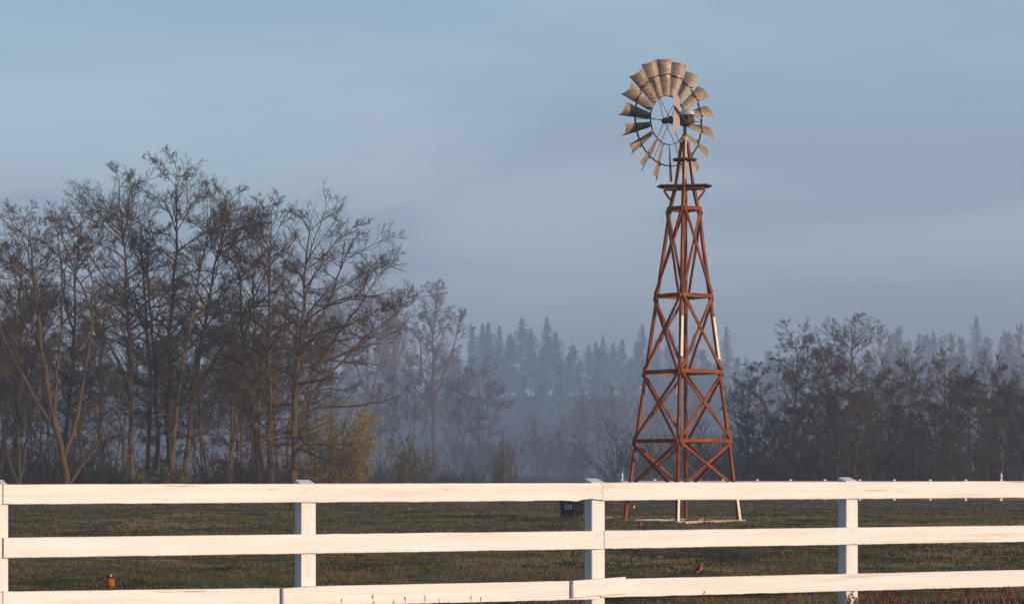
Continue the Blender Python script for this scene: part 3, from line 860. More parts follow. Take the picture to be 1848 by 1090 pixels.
ORD = 'first second third fourth fifth sixth seventh eighth ninth tenth eleventh twelfth thirteenth fourteenth fifteenth sixteenth seventeenth eighteenth nineteenth twentieth'.split()
TOPS = {}
def plant(kind, name, px, D, top_y, top_px=None, spin=0.0, label='', cat='tree', group=None, mats=None, wide=1.0, parts=('trunk', 'crown'), lift=0.0):
    """puts a copy of a grown kind (trunk mesh, crown mesh, own height) with its top at a row and column of the photograph"""
    me_t, me_c, H0 = kind
    if H0 not in TOPS.setdefault(me_c.name, {}):
        c_ = np.zeros(len(me_c.vertices) * 3, dtype=np.float32); me_c.vertices.foreach_get('co', c_)
        TOPS[me_c.name][H0] = float(np.sort(c_[2::3])[-40])
    H0 = TOPS[me_c.name][H0]
    p = at(px, D); p.z += lift - 0.05
    tp = at(top_px if top_px is not None else px, D, top_y)
    h = (tp - p).length; s = h / H0
    e = empty(name, p)
    tilt = math.atan2(tp.x - p.x, tp.z - p.z)
    R = Matrix.Rotation(tilt, 4, 'Y') @ Matrix.Rotation(spin, 4, 'Z') @ Matrix.Diagonal((s * wide, s * wide, s, 1))
    for nm, me, m in zip(parts, (me_t, me_c), mats or (None, None)):
        o = bpy.data.objects.new(nm, me); COL.objects.link(o); o.parent = e; o.matrix_basis = R
        if m is not None:
            if len(me.materials) == 0: me.materials.append(m)
            o.material_slots[0].link = 'OBJECT'; o.material_slots[0].material = m
    tag(e, label, cat, group)
    return e

K = {}
K['alder_a'] = (*make_tree(11, [((0, 0, 0), (0, 0, 17.6), 0.185, (0.3, 0.1, 0))], 36, 3.0, 0.16, 14, 52, None, (8, 5, 5), 1.0, 0.4, 0.02, 0.042, 0.9, 0.03, 0.07, 0, 0.06, 0.0085), 18)
K['alder_b'] = (*make_tree(12, [((0, 0, 0), (0, 0, 17.5), 0.165, (-0.35, 0.2, 0)), (0.58, (1.9, 0.8, 16.4), 0.09, (0.3, 0, 0))], 33, 3.1, 0.20, 16, 52, None, (8, 5, 5), 1.0, 0.4, 0.02, 0.042, 0.9, 0.03, 0.07, 0, 0.06, 0.0085), 18)
K['alder_c'] = (*make_tree(13, [((0, 0, 0), (0.5, 0.2, 17.6), 0.175, (0.2, 0.4, 0)), (0.36, (-2.9, 0.6, 15.6), 0.11, (-0.4, 0, 0))], 33, 3.2, 0.18, 16, 52, None, (8, 5, 5), 1.0, 0.4, 0.02, 0.042, 0.9, 0.03, 0.07, 0, 0.06, 0.0085), 18)
K['alder_edge'] = (*make_tree(14, [((0, 0, 0), (0.4, 0, 17.4), 0.235, (-0.25, 0, 0)), (0.50, (2.6, -0.6, 17.2), 0.10, (0.5, 0, 0)), (0.38, (4.7, 0.5, 14.2), 0.11, (0.5, 0, 0.8)), (0.33, (6.2, -0.8, 11.8), 0.10, (0.4, 0, 0.9))], 50, 3.7, 0.10, -2, 54, (1, -0.15, 0.40), (9, 5, 4), 1.0, 0.3, 0.03, 0.042, 0.9, 0.05, 0.06, 0, 0.06, 0.0085), 18)
K['alder_forked'] = (*make_tree(15, [((0, 0, 0), (-2.0, 0, 16.8), 0.22, (-0.4, 0, 0)), (0.16, (1.3, 0.6, 15.8), 0.14, (0.7, 0, 0)), (0.30, (-0.3, -0.5, 16.3), 0.12, (0.4, 0, 0)), (0.26, (-4.9, 0.4, 14.6), 0.11, (-0.7, 0, 0)), (0.07, (3.6, -0.3, 8.0), 0.085, (0.5, 0, 0))], 22, 2.6, 0.28, 18, 52, None, (8, 5, 5), 1.0, 0.4, 0.02, 0.042, 0.9, 0.03, 0.07, 0, 0.06, 0.0085), 17)
K['twiggy'] = (*make_tree(16, [((0, 0, 0), (0.2, 0, 12.7), 0.12, (0.3, 0, 0)), (0.10, (2.2, 0.6, 11), 0.085, (0.4, 0, 0)), (0.07, (-2.1, -0.5, 11.5), 0.085, (-0.4, 0, 0))], 36, 2.2, 0.22, 36, 62, None, (8, 5, 5)), 13)
K['broad'] = (*make_tree(17, [((0, 0, 0), (0.2, 0, 14.6), 0.22, (0.2, 0, 0)), (0.27, (3.9, 0.5, 13.0), 0.14, (0.6, 0, 0.6)), (0.22, (-4.1, -0.5, 11.6), 0.15, (-0.7, 0, 0.6))], 34, 3.2, 0.2, 8, 56, None, (10, 5, 5), 1.0, 0.4, 0.04, 0.085, 1.1, 0.03, 0.05, 0, 0.06, 0.012), 15)
K['poplar'] = (*make_tree(18, [((0, 0, 0), (0.2, 0, 18.6), 0.22, (0.2, 0, 0)), (0.35, (1.8, 0.4, 15.8), 0.12, (0.4, 0, 0)), (0.42, (-1.9, -0.4, 16.6), 0.11, (-0.4, 0, 0))], 40, 2.4, 0.26, 40, 66, None, (8, 6, 4), 1.0, 0.35, 0.05, 0.065, 0.8, 0, 0.0, 0, 0.06, 0.014), 19)
K['sapling'] = (*make_tree(19, [((0, 0, 0), (0.1, 0, 9.8), 0.10, (0.15, 0, 0))], 56, 1.7, 0.12, 24, 58, None, (8, 6, 5), 1.0, 0.3, 0.03, 0.07, 0.5, 0, 0.03, 1, 0.05, 0.010), 10)
K['fir_a'] = (*make_conifer(31, 38, 7.2, 34, 9, 0.3), 38)
K['fir_b'] = (*make_conifer(32, 38, 5.8, 36, 9, 0.4), 38)
K['fir_c'] = (*make_conifer(33, 38, 8.4, 32, 10, 0.35), 38)

GROVE = (M_BARK, M_TWIG)
front = [  # kind, base column, distance, top row, top column, spin, materials, look
    ('alder_a', -78, 119, 372, -60, 0.4, GROVE, 'bare alder at the very edge of the picture, crown reaching in from the left'),
    ('twiggy', 36, 122, 360, 22, 1.0, (M_DARKBARK, M_TWIGRED), 'slender reddish twiggy alder, first trunk in from the left edge'),
    ('alder_forked', 137, 116, 366, 112, 0.0, GROVE, 'bare alder forking low into several sunlit stems, left part of the grove'),
    ('alder_b', 115, 129, 330, 150, 2.1, GROVE, 'straight bare alder standing just behind the low-forking one'),
    ('alder_c', 234, 119, 294, 196, 0.2, GROVE, 'tall bare alder whose sunlit trunk curves left, below the second highest crown'),
    ('alder_b', 262, 124, 335, 250, 3.9, GROVE, 'slim upright bare alder next to the thick dark trunk'),
    ('alder_a', 281, 122, 392, 262, 5.0, (M_DARKBARK, M_TWIG), 'alder with the thickest, darkest mossy trunk of the grove'),
    ('alder_a', 309, 121, 264, 322, 1.4, GROVE, 'tallest bare alder of the grove, its top above all the others'),
    ('alder_b', 306, 116, 318, 392, 0.8, GROVE, 'bare alder leaning right from the paired trunks mid grove'),
    ('alder_c', 330, 120, 330, 440, 3.0, GROVE, 'slender bare alder leaning far right across its neighbours'),
    ('alder_b', 472, 119, 345, 412, 5.3, GROVE, 'bare alder leaning left from the dark base near the post'),
    ('twiggy', 483, 126, 400, 455, 2.2, GROVE, 'smaller bare alder leaning left behind the slim straight trunk'),
    ('alder_a', 494, 118, 342, 489, 2.7, GROVE, 'slim straight bare alder second from the right end of the grove'),
    ('alder_edge', 533, 113, 328, 552, 0.0, GROVE, 'broad bare alder with long arching limbs at the right end of the grove'),
]
for i, (k, x, d, ty, tx, sp, m, lab) in enumerate(front):
    plant(K[k], 'alder_tree', x, d, ty, tx, sp, lab, 'tree', 'bare alders in the grove', m)
rb = np.random.default_rng(77)
bx = [-140, -90, -40, -5, 30, 75, 100, 160, 188, 215, 352, 385, 410, 440, 460, 515, 565]
for i, x in enumerate(bx):
    k = ('twiggy', 'alder_b', 'alder_c')[i % 3]
    plant(K[k], 'alder_tree', x, float(rb.uniform(132, 160)), float(rb.uniform(470, 590)), x + float(rb.uniform(-25, 25)), float(rb.uniform(0, 6.28)),
          f'thin bare tree at the back of the left grove, {ORD[i]} from the left', 'tree', 'thin trees at the back of the left grove', (M_BARK, M_TWIGRED if i < 8 else M_TWIG), 1.15)
lx = [-130, -60, 8, 60, 150, 205, 300, 372, 420, 505]
for i, x in enumerate(lx):
    plant(K[('sapling', 'twiggy')[i % 2]], 'young_tree', x, float(rb.uniform(150, 185)), float(rb.uniform(570, 690)), x + float(rb.uniform(-15, 15)), float(rb.uniform(0, 6.28)),
          f'low dark twiggy tree deep inside the left grove, {ORD[i]} from the left', 'tree', 'low trees deep inside the left grove', (M_BARK, M_TWIGRED if i % 3 else M_TWIG), 1.3)
# hazier trees between the grove and the gap
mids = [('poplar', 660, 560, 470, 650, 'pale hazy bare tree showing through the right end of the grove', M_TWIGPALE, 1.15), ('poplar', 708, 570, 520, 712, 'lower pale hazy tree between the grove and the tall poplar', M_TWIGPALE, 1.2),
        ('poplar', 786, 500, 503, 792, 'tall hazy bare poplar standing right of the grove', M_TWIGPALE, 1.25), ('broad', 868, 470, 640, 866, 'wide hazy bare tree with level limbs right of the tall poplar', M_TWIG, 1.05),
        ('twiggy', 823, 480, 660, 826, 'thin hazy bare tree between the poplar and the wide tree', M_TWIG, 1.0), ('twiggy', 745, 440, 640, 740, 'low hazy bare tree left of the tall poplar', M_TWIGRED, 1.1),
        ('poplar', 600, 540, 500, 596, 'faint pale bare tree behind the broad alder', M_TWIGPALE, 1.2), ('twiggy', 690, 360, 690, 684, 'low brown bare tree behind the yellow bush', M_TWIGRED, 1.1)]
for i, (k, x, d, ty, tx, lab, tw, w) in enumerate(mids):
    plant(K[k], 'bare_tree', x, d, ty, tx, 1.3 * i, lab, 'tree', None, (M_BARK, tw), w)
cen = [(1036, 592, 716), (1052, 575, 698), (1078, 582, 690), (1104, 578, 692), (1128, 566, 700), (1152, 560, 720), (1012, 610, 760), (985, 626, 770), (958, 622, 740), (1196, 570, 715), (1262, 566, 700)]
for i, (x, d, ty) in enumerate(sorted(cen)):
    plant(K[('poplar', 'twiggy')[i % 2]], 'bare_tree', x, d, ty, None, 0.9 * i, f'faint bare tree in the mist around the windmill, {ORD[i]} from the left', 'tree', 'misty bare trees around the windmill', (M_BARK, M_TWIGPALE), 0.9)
right = [('broad', 1428, 171, 574, 1436, 0.3, 'broad dark bare tree, first tall crown right of the windmill', M_TWIG, 1.0), ('broad', 1350, 176, 655, 1352, 2.0, 'lower dark bare tree just right of the windmill', M_TWIGGREEN, 0.95),
         ('alder_c', 1522, 168, 563, 1540, 0.6, 'tallest dark bare tree of the right-hand wood', M_TWIG, 1.25), ('broad', 1500, 182, 600, 1492, 3.4, 'dark bare tree between the two tallest crowns on the right', M_TWIGGREEN, 0.9),
         ('broad', 1585, 174, 640, 1580, 1.1, 'dark bare tree on the right shoulder of the tallest crown', M_TWIG, 0.9), ('broad', 1648, 173, 622, 1646, 4.4, 'dark bare tree with a small pointed top below the faint conifers', M_TWIGGREEN, 0.85),
         ('broad', 1702, 177, 626, 1704, 5.2, 'flat-topped dark bare tree below the lone tall conifer', M_TWIG, 0.9), ('alder_b', 1745, 183, 660, 1742, 2.6, 'low dark bare tree left of the greenish crown', M_TWIGRED, 1.3),
         ('broad', 1790, 172, 632, 1788, 0.9, 'bare tree with a greenish budding crown near the right edge', M_TWIGGREEN, 0.85), ('broad', 1856, 170, 640, 1852, 2.2, 'dark bare tree cut off by the right edge', M_TWIGGREEN, 0.9), ('broad', 1930, 174, 630, 1930, 4.0, 'dark bare tree beyond the right edge, its limbs reaching in', M_TWIG, 0.9)]
for (k, x, d, ty, tx, sp, lab, tw, w) in right:
    plant(K[k], 'bare_tree', x, d, ty, tx, sp, lab, 'tree', None, (M_BARK, tw), w)
sap = [(1345, 169, 743), (1392, 167, 750), (1438, 159, 733), (1470, 165, 708), (1504, 158, 698), (1546, 156, 702), (1573, 159, 713), (1612, 167, 728), (1650, 163, 743), (1690, 165, 723), (1722, 161, 708), (1748, 156, 676), (1782, 163, 713), (1815, 159, 698), (1846, 163, 708), (1890, 161, 708)]
for i, (x, d, ty) in enumerate(sap):
    plant(K['sapling'], 'young_tree', x, d, ty, x + 4 * math.sin(i * 2.1), 1.7 * i, f'brownish young tree in front of the right-hand wood, {ORD[i]} from the left', 'tree', 'young trees in front of the right-hand wood',
          (M_BARK, (M_TWIGGREEN, M_TWIGRED, M_TWIGGREEN, M_TWIG)[i % 4]), 1.25)
def hill_h(x, y):
    t = np.clip((np.asarray(y, float) - 900) / 360.0, 0, 1)
    return -1.2 + 38.0 * t * t * (3 - 2 * t) + t * (vnoise(np.asarray(x) * 0.012, np.asarray(y) * 0.012, 8) * 7)
def hill_z(px, D): return float(hill_h((px - PX) / F * D, D)) + 0.55
hx, hy = np.meshgrid(np.linspace(-455, 455, 90), np.linspace(900, 1450, 60))
hv_ = np.stack([hx, hy, hill_h(hx, hy)], -1).reshape(-1, 3)
hi_ = (np.arange(59)[:, None] * 90 + np.arange(89)[None]).ravel()
hill = obj('hill', mesh_np('hill', hv_, [np.stack([hi_, hi_ + 1, hi_ + 91, hi_ + 90], 1)], True), M_HILL)
tag(hill, 'low wooded hill dissolving in the mist', 'hill', kind='structure')
firs = [(852, 590), (871, 585), (881, 583), (901, 588), (918, 604), (942, 575), (958, 591), (987, 573), (1003, 598), (1028, 634), (1046, 652), (1062, 622), (1075, 616), (1088, 606), (1107, 619), (1123, 611), (1159, 586), (1184, 612), (1206, 600)]
for i, (x, ty) in enumerate(firs):
    plant(K[('fir_a', 'fir_b', 'fir_c')[(i * 7) % 3]], 'fir_tree', x, 1210 + 80 * ((i * 5) % 7) / 7.0, ty, None, 1.1 * i, f'misty blue-grey fir left of and behind the windmill, {ORD[i]} from the left', 'tree', 'misty firs behind the windmill', (M_DARKBARK, M_NEEDLE), 1.3 + 0.18 * (i % 3), lift=hill_z(x, 1210 + 80 * ((i * 5) % 7) / 7.0))
firs2 = [(1252, 604), (1311, 590), (1658, 602), (1684, 599), (1762, 572), (1806, 610)]
for i, (x, ty) in enumerate(firs2):
    plant(K[('fir_b', 'fir_b', 'fir_a', 'fir_c', 'fir_a', 'fir_b')[i]], 'fir_tree', x, 1210 + 12 * i, ty, None, 2.1 * i,
          ('misty fir seen through the windmill tower', 'misty pointed fir just right of the windmill tower', 'misty fir above the right-hand wood, left of its near twin', 'misty fir above the right-hand wood, right of its near twin', 'lone tall fir rising over the right-hand wood', 'small misty fir right of the lone tall one')[i],
          'tree', None, (M_DARKBARK, M_NEEDLE), 1.3, lift=hill_z(x, 1210 + 12 * i))
pale = [(1588, 590), (1606, 600), (1622, 588), (1640, 612), (1700, 606), (1718, 600), (1735, 606), (1780, 606), (1822, 600), (1840, 584), (1866, 590), (1900, 596)]
for i, (x, ty) in enumerate(pale):
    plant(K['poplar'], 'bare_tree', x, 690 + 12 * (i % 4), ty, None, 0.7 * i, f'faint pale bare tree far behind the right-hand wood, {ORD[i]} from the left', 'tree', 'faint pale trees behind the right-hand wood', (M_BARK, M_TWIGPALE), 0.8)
# conifer slope filling the mist between the trunks: one far-off mass
rb = np.random.default_rng(5)
def forest_mass():
    V, Fq, n = [], [], 0
    protos = []
    for k in range(3):
        _, cm = make_conifer(60 + k, 30, 6.5 + k, 10, 5, 0.35, 3, 2.4)
        co = np.zeros(len(cm.vertices) * 3, dtype=np.float32); cm.vertices.foreach_get('co', co)
        lv = np.zeros(len(cm.loops), dtype=np.int32); cm.loops.foreach_get('vertex_index', lv)
        protos.append((co.reshape(-1, 3), lv.reshape(-1, 4)))
        bpy.data.meshes.remove(cm)
    for y0 in (990, 1080, 1160, 1225, 1285, 1340):
        for x in np.arange(-0.225 * y0, 0.225 * y0, 14.5):
            y = y0 + rb.uniform(-28, 28); x = x + rb.uniform(-3, 3)
            sc = rb.uniform(0.70, 1.10) if y0 < 1200 else rb.uniform(0.42, 0.72); a = rb.uniform(0, 6.28)
            co, f = protos[rb.integers(3)]
            c, s_ = math.cos(a), math.sin(a)
            R = np.array([[c, -s_, 0], [s_, c, 0], [0, 0, 1]])
            V.append((co * sc) @ R.T + np.array([x, y, float(hill_h(x, y)) - 0.5])); Fq.append(f + n); n += len(co)
    return mesh_np('forest', np.concatenate(V), [np.concatenate(Fq)])
forest = obj('forest', forest_mass(), M_NEEDLE)
tag(forest, 'far-off dark conifer wood dissolving into the mist', 'forest', kind='stuff')

# bushes at the foot of the wood
def bush(seed, name, px, D, top_y, spread, leaf, mat_l, mat_s, label, stems=18, leaf_size=0.07, wide=1.0):
    H = (at(px, D, top_y) - at(px, D)).length
    st, cr = make_shrub(seed, H, spread, stems, leaf, leaf_size)
    e = empty(name, at(px, D))
    for nm, t, m in (('stem', st, mat_s), ('foliage', cr, mat_l)):
        o = bpy.data.objects.new(nm, t.mesh(nm, False)); o.data.materials.append(m); COL.objects.link(o); o.parent = e
        o.scale = (wide, wide, 1)
    tag(e, label, 'bush')
bush(41, 'willow_bush', 614, 117, 738, 2.0, 4, M_YLEAF, M_BARK, 'yellow-green leafing bush at the right end of the grove', 26, 0.07, 1.05)
bush(42, 'willow_bush', 742, 150, 782, 2.0, 3, M_OLIVE, M_BARK, 'duller yellow-green bush right of the bright one', 18, 0.075, 0.9)
bush(43, 'evergreen_bush', 905, 128, 792, 1.5, 2, M_OLIVE, M_DARKBARK, 'small dark leafy bush standing alone at the foot of the misty gap', 14, 0.06, 0.55)
bush(44, 'evergreen_bush', 283, 116, 845, 1.2, 3, M_OLIVE, M_DARKBARK, 'low dark green bush at the foot of the thick dark trunk', 16, 0.08, 1.6)
bush(45, 'leafing_bush', 1655, 166, 800, 1.5, 2, M_OLIVE, M_BARK, 'pale leafing bush in front of the right-hand wood', 16, 0.07, 0.8)

# tangled brush beneath the trees and a strip of dry grass at the wood's edge: uncountable
def brush_mass(name, seed, spots, mat, label):
    V, Fq, n = [], [], 0
    protos = []
    for k in range(4):
        st, cr = make_shrub(seed + k, 3.0, 2.0, 9, 0, 0.05, (3, 5), 0.015, 2)
        vs = np.concatenate(st.V + cr.V)
        f = np.concatenate(st.F[4] + [x + st.n for x in cr.F[4]])
        protos.append((vs, f))
    r = np.random.default_rng(seed)
    for (x, y, h) in spots:
        vs, f = protos[r.integers(4)]
        a = r.uniform(0, 6.28); c, s = math.cos(a), math.sin(a)
        R = np.array([[c, -s, 0], [s, c, 0], [0, 0, 1]])
        q = (vs * np.array([1.35, 1.35, 1]) * (h / 3.0)) @ R.T + np.array([x, y, float(gz(x, y)) - 0.05])
        V.append(q); Fq.append(f + n); n += len(q)
    o = obj(name, mesh_np(name, np.concatenate(V), [np.concatenate(Fq)]), mat)
    tag(o, label, 'undergrowth', kind='stuff')
r = np.random.default_rng(9)
sp = []
for _ in range(130):
    d = r.uniform(124, 175); px = r.uniform(-170, 600); sp.append(((px - PX) / F * d, d, r.uniform(1.4, 3.4) * (1.35 if px < 180 else 1.0)))
for _ in range(40):
    d = r.uniform(200, 300); px = r.uniform(560, 900); sp.append(((px - PX) / F * d, d, r.uniform(1.4, 3.4)))
brush_mass('undergrowth', 51, sp, M_BRUSH, 'brown leafless brush tangled beneath the left grove')
sp = []
for _ in range(70):
    d = r.uniform(158, 190); px = r.uniform(1290, 1960); sp.append(((px - PX) / F * d, d, r.uniform(3.0, 6.5)))
for _ in range(40):
    d = r.uniform(420, 660); px = r.uniform(760, 1330); sp.append(((px - PX) / F * d, d, r.uniform(5.0, 11.0)))
for _ in range(16):
    d = r.uniform(230, 300); px = r.uniform(1070, 1330); sp.append(((px - PX) / F * d, d, r.uniform(4.0, 7.0)))
brush_mass('undergrowth', 61, sp, M_BRUSH, 'dark leafless thicket in the misty gap and beneath the right-hand wood')

def stalks(name, seed, n, place, hmin, hmax, mat, wide, label, cat):
    r = np.random.default_rng(seed)
    x, y = place(r, n); z = gz(x, y) - 0.02; n = len(x)
    h = r.uniform(hmin, hmax, n); a = r.uniform(0, 6.28, n); b = r.uniform(0, 6.28, n)
    c = np.stack([x, y, z], 1); s = np.stack([np.cos(a), np.sin(a) * 0.5, 0 * a], 1) * wide
    m = c + np.stack([np.cos(b) * h * 0.08, np.sin(b) * h * 0.08, h * 0.6], 1)
    t = c + np.stack([np.cos(b) * h * 0.28, np.sin(b) * h * 0.28, h], 1)
    V = np.stack([c - s, c + s, m + s * 0.7, m - s * 0.7, t], 1).reshape(-1, 3)
    i = np.arange(n)[:, None] * 5
    o = obj(name, mesh_np(name, V, [i + np.array([[0, 1, 2, 3]]), i + np.array([[3, 2, 4]])]), mat)
    return tag(o, label, cat, kind='stuff')
def strip(r, n):
    px = r.uniform(-60, 1130, n); y = 117 + 4 * vnoise(px * 0.02, px * 0, 5) + r.uniform(-5, 6, n)
    k = vnoise(px * 0.05, y * 0.3, 6) + vnoise(px * 0.3, y, 7) * 0.8 > r.uniform(-0.35, 0.5, n) + np.clip((px - 560) / 900, 0, 0.5)
    return ((px - PX) / F * y)[k], y[k]
stalks('dry_grass', 71, 16000, strip, 0.10, 0.42, M_RUST, 0.016, 'rusty dry grass in a strip at the foot of the grove', 'grass')
def strip2(r, n):
    y = r.uniform(150, 162, n); px = r.uniform(940, 1950, n); return (px - PX) / F * y, y
stalks('dry_grass', 72, 7000, strip2, 0.1, 0.4, M_STRAW, 0.02, 'dry grass in a strip beneath the far white fence', 'grass')

# ------------------------------------------------------------------ weeds in front of the fence
def weed_line(r, n):
    px = np.where(r.random(n) < 0.8, r.uniform(1080, 1900, n), r.uniform(560, 1100, n))
    s = np.array([fs(p) for p in px]); off = r.uniform(-0.5, 1.1, n)
    return s * FU.x + FN.x * off, D0 + s * FU.y + FN.y * off
stalks('weeds', 73, 3200, weed_line, 0.12, 0.40, M_STRAW, 0.0028, 'thin dry weeds along the foot of the white fence', 'weeds')
# dock: stems with crowded dark red seed
rd = np.random.default_rng(15)
dk, ds = Tubes(), Tubes()
spots = [(1490 + rd.normal(0, 28), rd.uniform(0.05, 0.7)) for _ in range(18)] + [(1545 + rd.normal(0, 16), rd.uniform(0.05, 0.6)) for _ in range(11)] + [(1345 + rd.normal(0, 50), rd.uniform(0.1, 0.9)) for _ in range(20)] + [(rd.uniform(1560, 1850), rd.uniform(-0.2, 0.9)) for _ in range(22)] + [(rd.uniform(1120, 1300), rd.uniform(0.1, 0.9)) for _ in range(7)]
S = np.array([list(Vector((0, D0, -0.02)) + FU * fs(px) + FN * off) for px, off in spots]); n = len(S)
D_ = nrm(np.stack([rd.normal(0, 0.13, n), rd.normal(0, 0.13, n), np.ones(n)], 1))
L_ = rd.uniform(0.26, 0.40, n)
P_, R_ = grow(S, D_, L_, np.full(n, 0.0045), np.full(n, 0.002), 6, 0.04, 0.02, rd)
ds.skin(P_, R_, 4)
s, d, t, rr, pi = spawn(P_, R_, 26, 0.55, 1.0, 0.5, 1.3, rd)
P2_, R2_ = grow(s, d, rd.uniform(0.008, 0.03, len(s)), np.full(len(s), 0.0015), np.full(len(s), 0.001), 2, 0.1, 0.1, rd)
dk.skin(P2_, R2_, 3)
q = np.repeat(P2_[:, -1], 3, 0); dk.leaves(q + rd.normal(0, 0.004, q.shape), 0.012, rd, 0.2, 0.8)
dock = obj('dock_weeds', ds.mesh('dock_stems'), M_STRAW)
tag(dock, 'dark red dock seed heads crowded along the fence foot', 'weeds', kind='stuff')
o = obj('seed_head', dk.mesh('seed_head', False), M_DOCK, dock); o['kind'] = 'stuff'
# a few single stalks standing before the lower rail
for i, (px, ytop, lab, fat) in enumerate(((636, 1076, 'single dry stalk with a round brown head before the bottom rail', 1.1), (694, 1080, 'thin dry grass stalk, left of a loose pair before the bottom rail', 0.6), (729, 1078, 'tallest thin dry grass stalk before the bottom rail', 0.7), (811, 1076, 'feathery dry stalk before the middle of the bottom rail', 0.8), (828, 1079, 'small feathery dry stalk beside the taller one', 0.6))):
    p = fpt(px, 1090, 0.35); p.z = float(gzb(p.x, p.y))
    zt = EYE + (PY - ytop) / F * p.y
    e = empty('dry_stalk', p)
    mb = MB(); mb.tube([p - Vector((0, 0, 0.03)), p + Vector((0.004, 0, (zt - p.z) * 0.5)), Vector((p.x, p.y, zt))], [0.003, 0.0022, 0.0016], 5)
    obj('stem', mb.mesh('stem'), M_STRAW, e)
    tb = Tubes(); rr2 = np.random.default_rng(100 + i)
    q = np.array([[p.x, p.y, zt]]) + rr2.normal(0, 1, (40, 3)) * np.array([0.005, 0.005, 0.007 if fat > 1 else 0.014]) * fat
    tb.leaves(q, 0.007, rr2, 0.5, 0.6)
    obj('seed_head', tb.mesh('seed_head', False), M_CLOD if fat > 1 else M_STRAW, e)
    tag(e, lab, 'plant')

# ------------------------------------------------------------------ robins feeding on the grass
M_BREAST = material('robin_breast', (0.33, 0.095, 0.026), (0.26, 0.070, 0.022), 60, rough=0.9)
M_BACK = material('robin_back', (0.045, 0.036, 0.030), (0.028, 0.023, 0.020), 60, rough=0.9)
M_BEAK = material('robin_beak', (0.62, 0.36, 0.06), (0.55, 0.30, 0.05), 60, rough=0.6)
M_BELLY = material('robin_belly', (0.55, 0.48, 0.42), (0.45, 0.38, 0.32), 60, rough=0.9)
def robin(px, D, heading, scale, label, plump=1.0, upright=0.0):
    """one continuous body: tail, rump, breast, head and beak lofted along a curved spine; legs and beak grown in"""
    sp = np.array([(-0.150, 0.020), (-0.105, 0.042), (-0.075, 0.056), (-0.050, 0.070), (-0.020, 0.085), (0.008, 0.100), (0.028, 0.118), (0.042, 0.138), (0.050, 0.154), (0.058, 0.168), (0.068, 0.176), (0.080, 0.178), (0.088, 0.176), (0.106, 0.172)])
    hw = np.array([0.016, 0.015, 0.014, 0.026, 0.040, 0.047, 0.046, 0.039, 0.033, 0.030, 0.026, 0.015, 0.006, 0.0008]) * np.where(np.arange(14) < 3, 1, plump)
    hh = np.array([0.003, 0.005, 0.010, 0.026, 0.042, 0.048, 0.044, 0.036, 0.030, 0.027, 0.023, 0.013, 0.005, 0.0008]) * np.where(np.arange(14) < 3, 1, plump)
    if upright:
        c, s = math.cos(upright), math.sin(upright); o0 = np.array([0.0, 0.06])
        sp = (sp - o0) @ np.array([[c, s], [-s, c]]) + o0
        sp[0:3, 1] = np.maximum(sp[0:3, 1], 0.012)
    n = 14
    P = np.stack([sp[:, 0], 0 * sp[:, 0], sp[:, 1]], 1)
    T = nrm(np.gradient(P, axis=0)); W = np.array([0, 1.0, 0]); U = np.cross(T, W)
    V, mid, fcs = [], [], []
    for i in range(len(P)):
        for j in range(n):
            a = j / n * 2 * math.pi
            V.append(P[i] + W * math.cos(a) * hw[i] + U[i] * math.sin(a) * hh[i])
    for i in range(len(P) - 1):
        for j in range(n):
            k = (j + 1) % n
            fcs.append((i * n + j, i * n + k, (i + 1) * n + k, (i + 1) * n + j))
            a = (j + 0.5) / n * 2 * math.pi
            under = math.sin(a) * (1 if U[i][2] < 0 else -1)     # 1 on the breast side
            if i >= 11: m = 2
            elif i >= 8: m = 1
            elif i >= 4: m = 0 if under > (0.25 if i < 7 else 0.05) else 1
            elif i in (2, 3): m = 3 if under > 0.3 else 1
            else: m = 1
            mid.append(m)
    fcs.append(tuple(range(n))); mid.append(1)
    lv = len(V)
    for s in (-1, 1):          # legs with a hock, toes forward
        pts = [(-0.006, 0.017 * s, 0.062), (-0.012, 0.018 * s, 0.034), (-0.004, 0.019 * s, 0.004), (0.020, 0.020 * s, 0.002)]
        for (x, y, z) in pts:
            for j in range(4):
                a = j * math.pi / 2
                V.append((x + 0.0024 * math.cos(a), y + 0.0024 * math.sin(a), z + 0.001 * math.sin(a)))
        for q in range(3):
            for j in range(4):
                k = (j + 1) % 4; b = len(V) - 16 + q * 4
                fcs.append((b + j, b + k, b + 4 + k, b + 4 + j)); mid.append(1)
    V = np.array(V)
    # wings: folded dark flanks are swellings of the same skin
    me = bpy.data.meshes.new('robin'); me.from_pydata([tuple(v) for v in V], [], fcs)
    for m in (M_BREAST, M_BACK, M_BEAK, M_BELLY): me.materials.append(m)
    me.polygons.foreach_set('material_index', np.array(mid, dtype=np.int32))
    me.polygons.foreach_set('use_smooth', np.ones(len(fcs), dtype=bool)); me.update()
    o = bpy.data.objects.new('robin', me); COL.objects.link(o)
    p = at(px, D); o.location = (p.x, p.y, float(gzb(p.x, p.y)) + 0.006)
    o.rotation_euler = (0, 0, heading); o.scale = (scale,) * 3
    tag(o, label, 'bird', 'robins feeding in the pasture')
def dist(py): return EYE * F / (py - PY)
robin(200, dist(1064.5), math.radians(-84), 0.95, 'plump robin facing the camera above the bottom rail near the left', 1.12, 0.25)
robin(1262, dist(1042), math.radians(-18), 0.68, 'robin standing sideways with its tail to the left, below the windmill', 0.95, 0.22)
robin(1155, dist(953), math.radians(-70), 0.70, 'tiny robin in the grass at the foot of the yellow-knobbed stake', 1.1, 0.0)

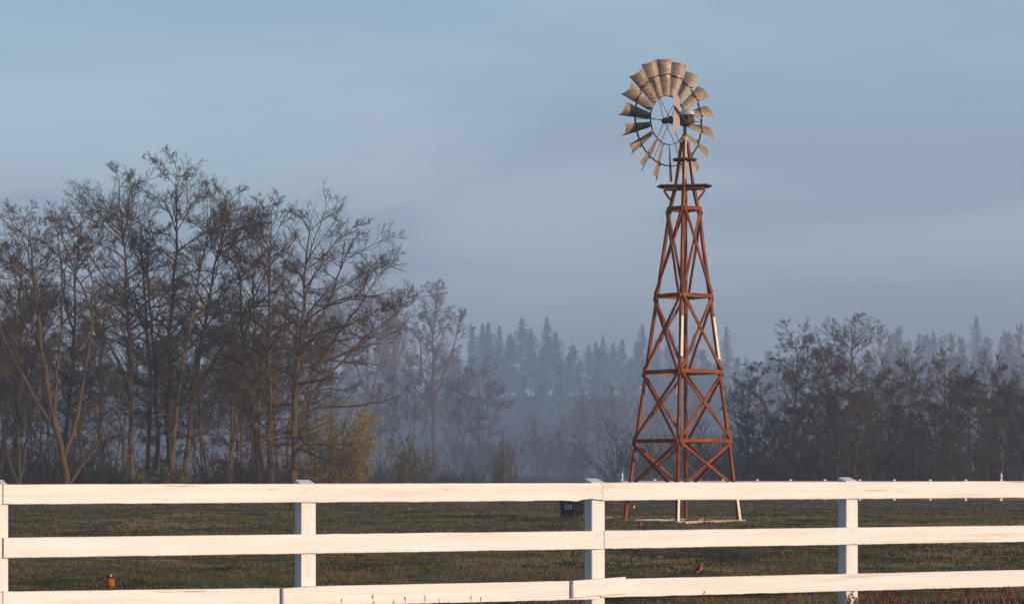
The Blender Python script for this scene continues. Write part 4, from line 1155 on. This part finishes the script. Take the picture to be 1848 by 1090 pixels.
# ------------------------------------------------------------------ clods and molehills in the grass
def clod(px, py, w, h, label, seed):
    D = dist(py); ppm = F / D
    c = at(px, D); c.z = float(gzb(c.x, c.y)) - 0.01
    r = np.random.default_rng(seed); rw, rh = w / ppm / 2, h / ppm
    V, fcs = [], []; n, m = 12, 6
    for a in range(m + 1):
        th = a / m * math.pi / 2
        for b in range(n):
            ph = b / n * 2 * math.pi
            k = 1 + 0.22 * (hash2(np.int64(a * 3 + seed), np.int64(b), 5) - 0.5) * 2
            V.append((c.x + rw * math.cos(th) * math.cos(ph) * k, c.y + rw * math.cos(th) * math.sin(ph) * k, c.z + rh * math.sin(th) * k))
    for a in range(m):
        for b in range(n): fcs.append((a * n + b, a * n + (b + 1) % n, (a + 1) * n + (b + 1) % n, (a + 1) * n + b))
    mb = MB(); mb.add(V, fcs)
    tag(obj('earth_clod', mb.mesh('earth_clod', False), M_CLOD), label, 'earth clod', 'clods of earth in the pasture')
for i, (px, py, w, h, lab) in enumerate(((1190, 1003, 16, 6, 'widest brown clod of earth, between the third post and the windmill'), (1145, 996, 8, 5, 'small brown clod left of the widest one'), (1411, 1001, 10, 5, 'reddish clod left of the fourth post'), (1751, 1013, 8, 5, 'pale clod in the lower right of the pasture'),
        (635, 933, 7, 4, 'reddish clod in the upper pasture right of the second post'), (1621, 932, 6, 3, 'small dark clod under the top rail right of the fourth post'), (1783, 933, 6, 3, 'small dark clod near the right edge under the top rail'), (1672, 992, 12, 4, 'dark flat clod below the middle rail right of the fourth post'),
        (228, 990 + 30, 6, 3, 'small clod above and right of the plump robin'), (483, 1028, 14, 4, 'brown flattened clod left of the second post'))):
    clod(px, py, w, h, lab, 200 + i)

# ------------------------------------------------------------------ morning haze: one box of even air round everything
mb = MB()
mb.box((0, 715, 39.4), (960, 1524, 82.0))
hz_m = bpy.data.materials.new('haze_air'); hz_m.use_nodes = True
hn = hz_m.node_tree.nodes; hn.clear()
ho = hn.new('ShaderNodeOutputMaterial'); hv = hn.new('ShaderNodeVolumePrincipled')
hv.inputs['Density'].default_value = HAZE_DENSITY
hv.inputs['Color'].default_value = (0.80, 0.87, 1.0, 1)
hv.inputs['Anisotropy'].default_value = 0.45
hz_m.node_tree.links.new(hv.outputs['Volume'], ho.inputs['Volume'])
haze = obj('haze', mb.mesh('haze'), hz_m)
tag(haze, 'thin blue morning haze over the whole pasture', 'haze', kind='stuff')
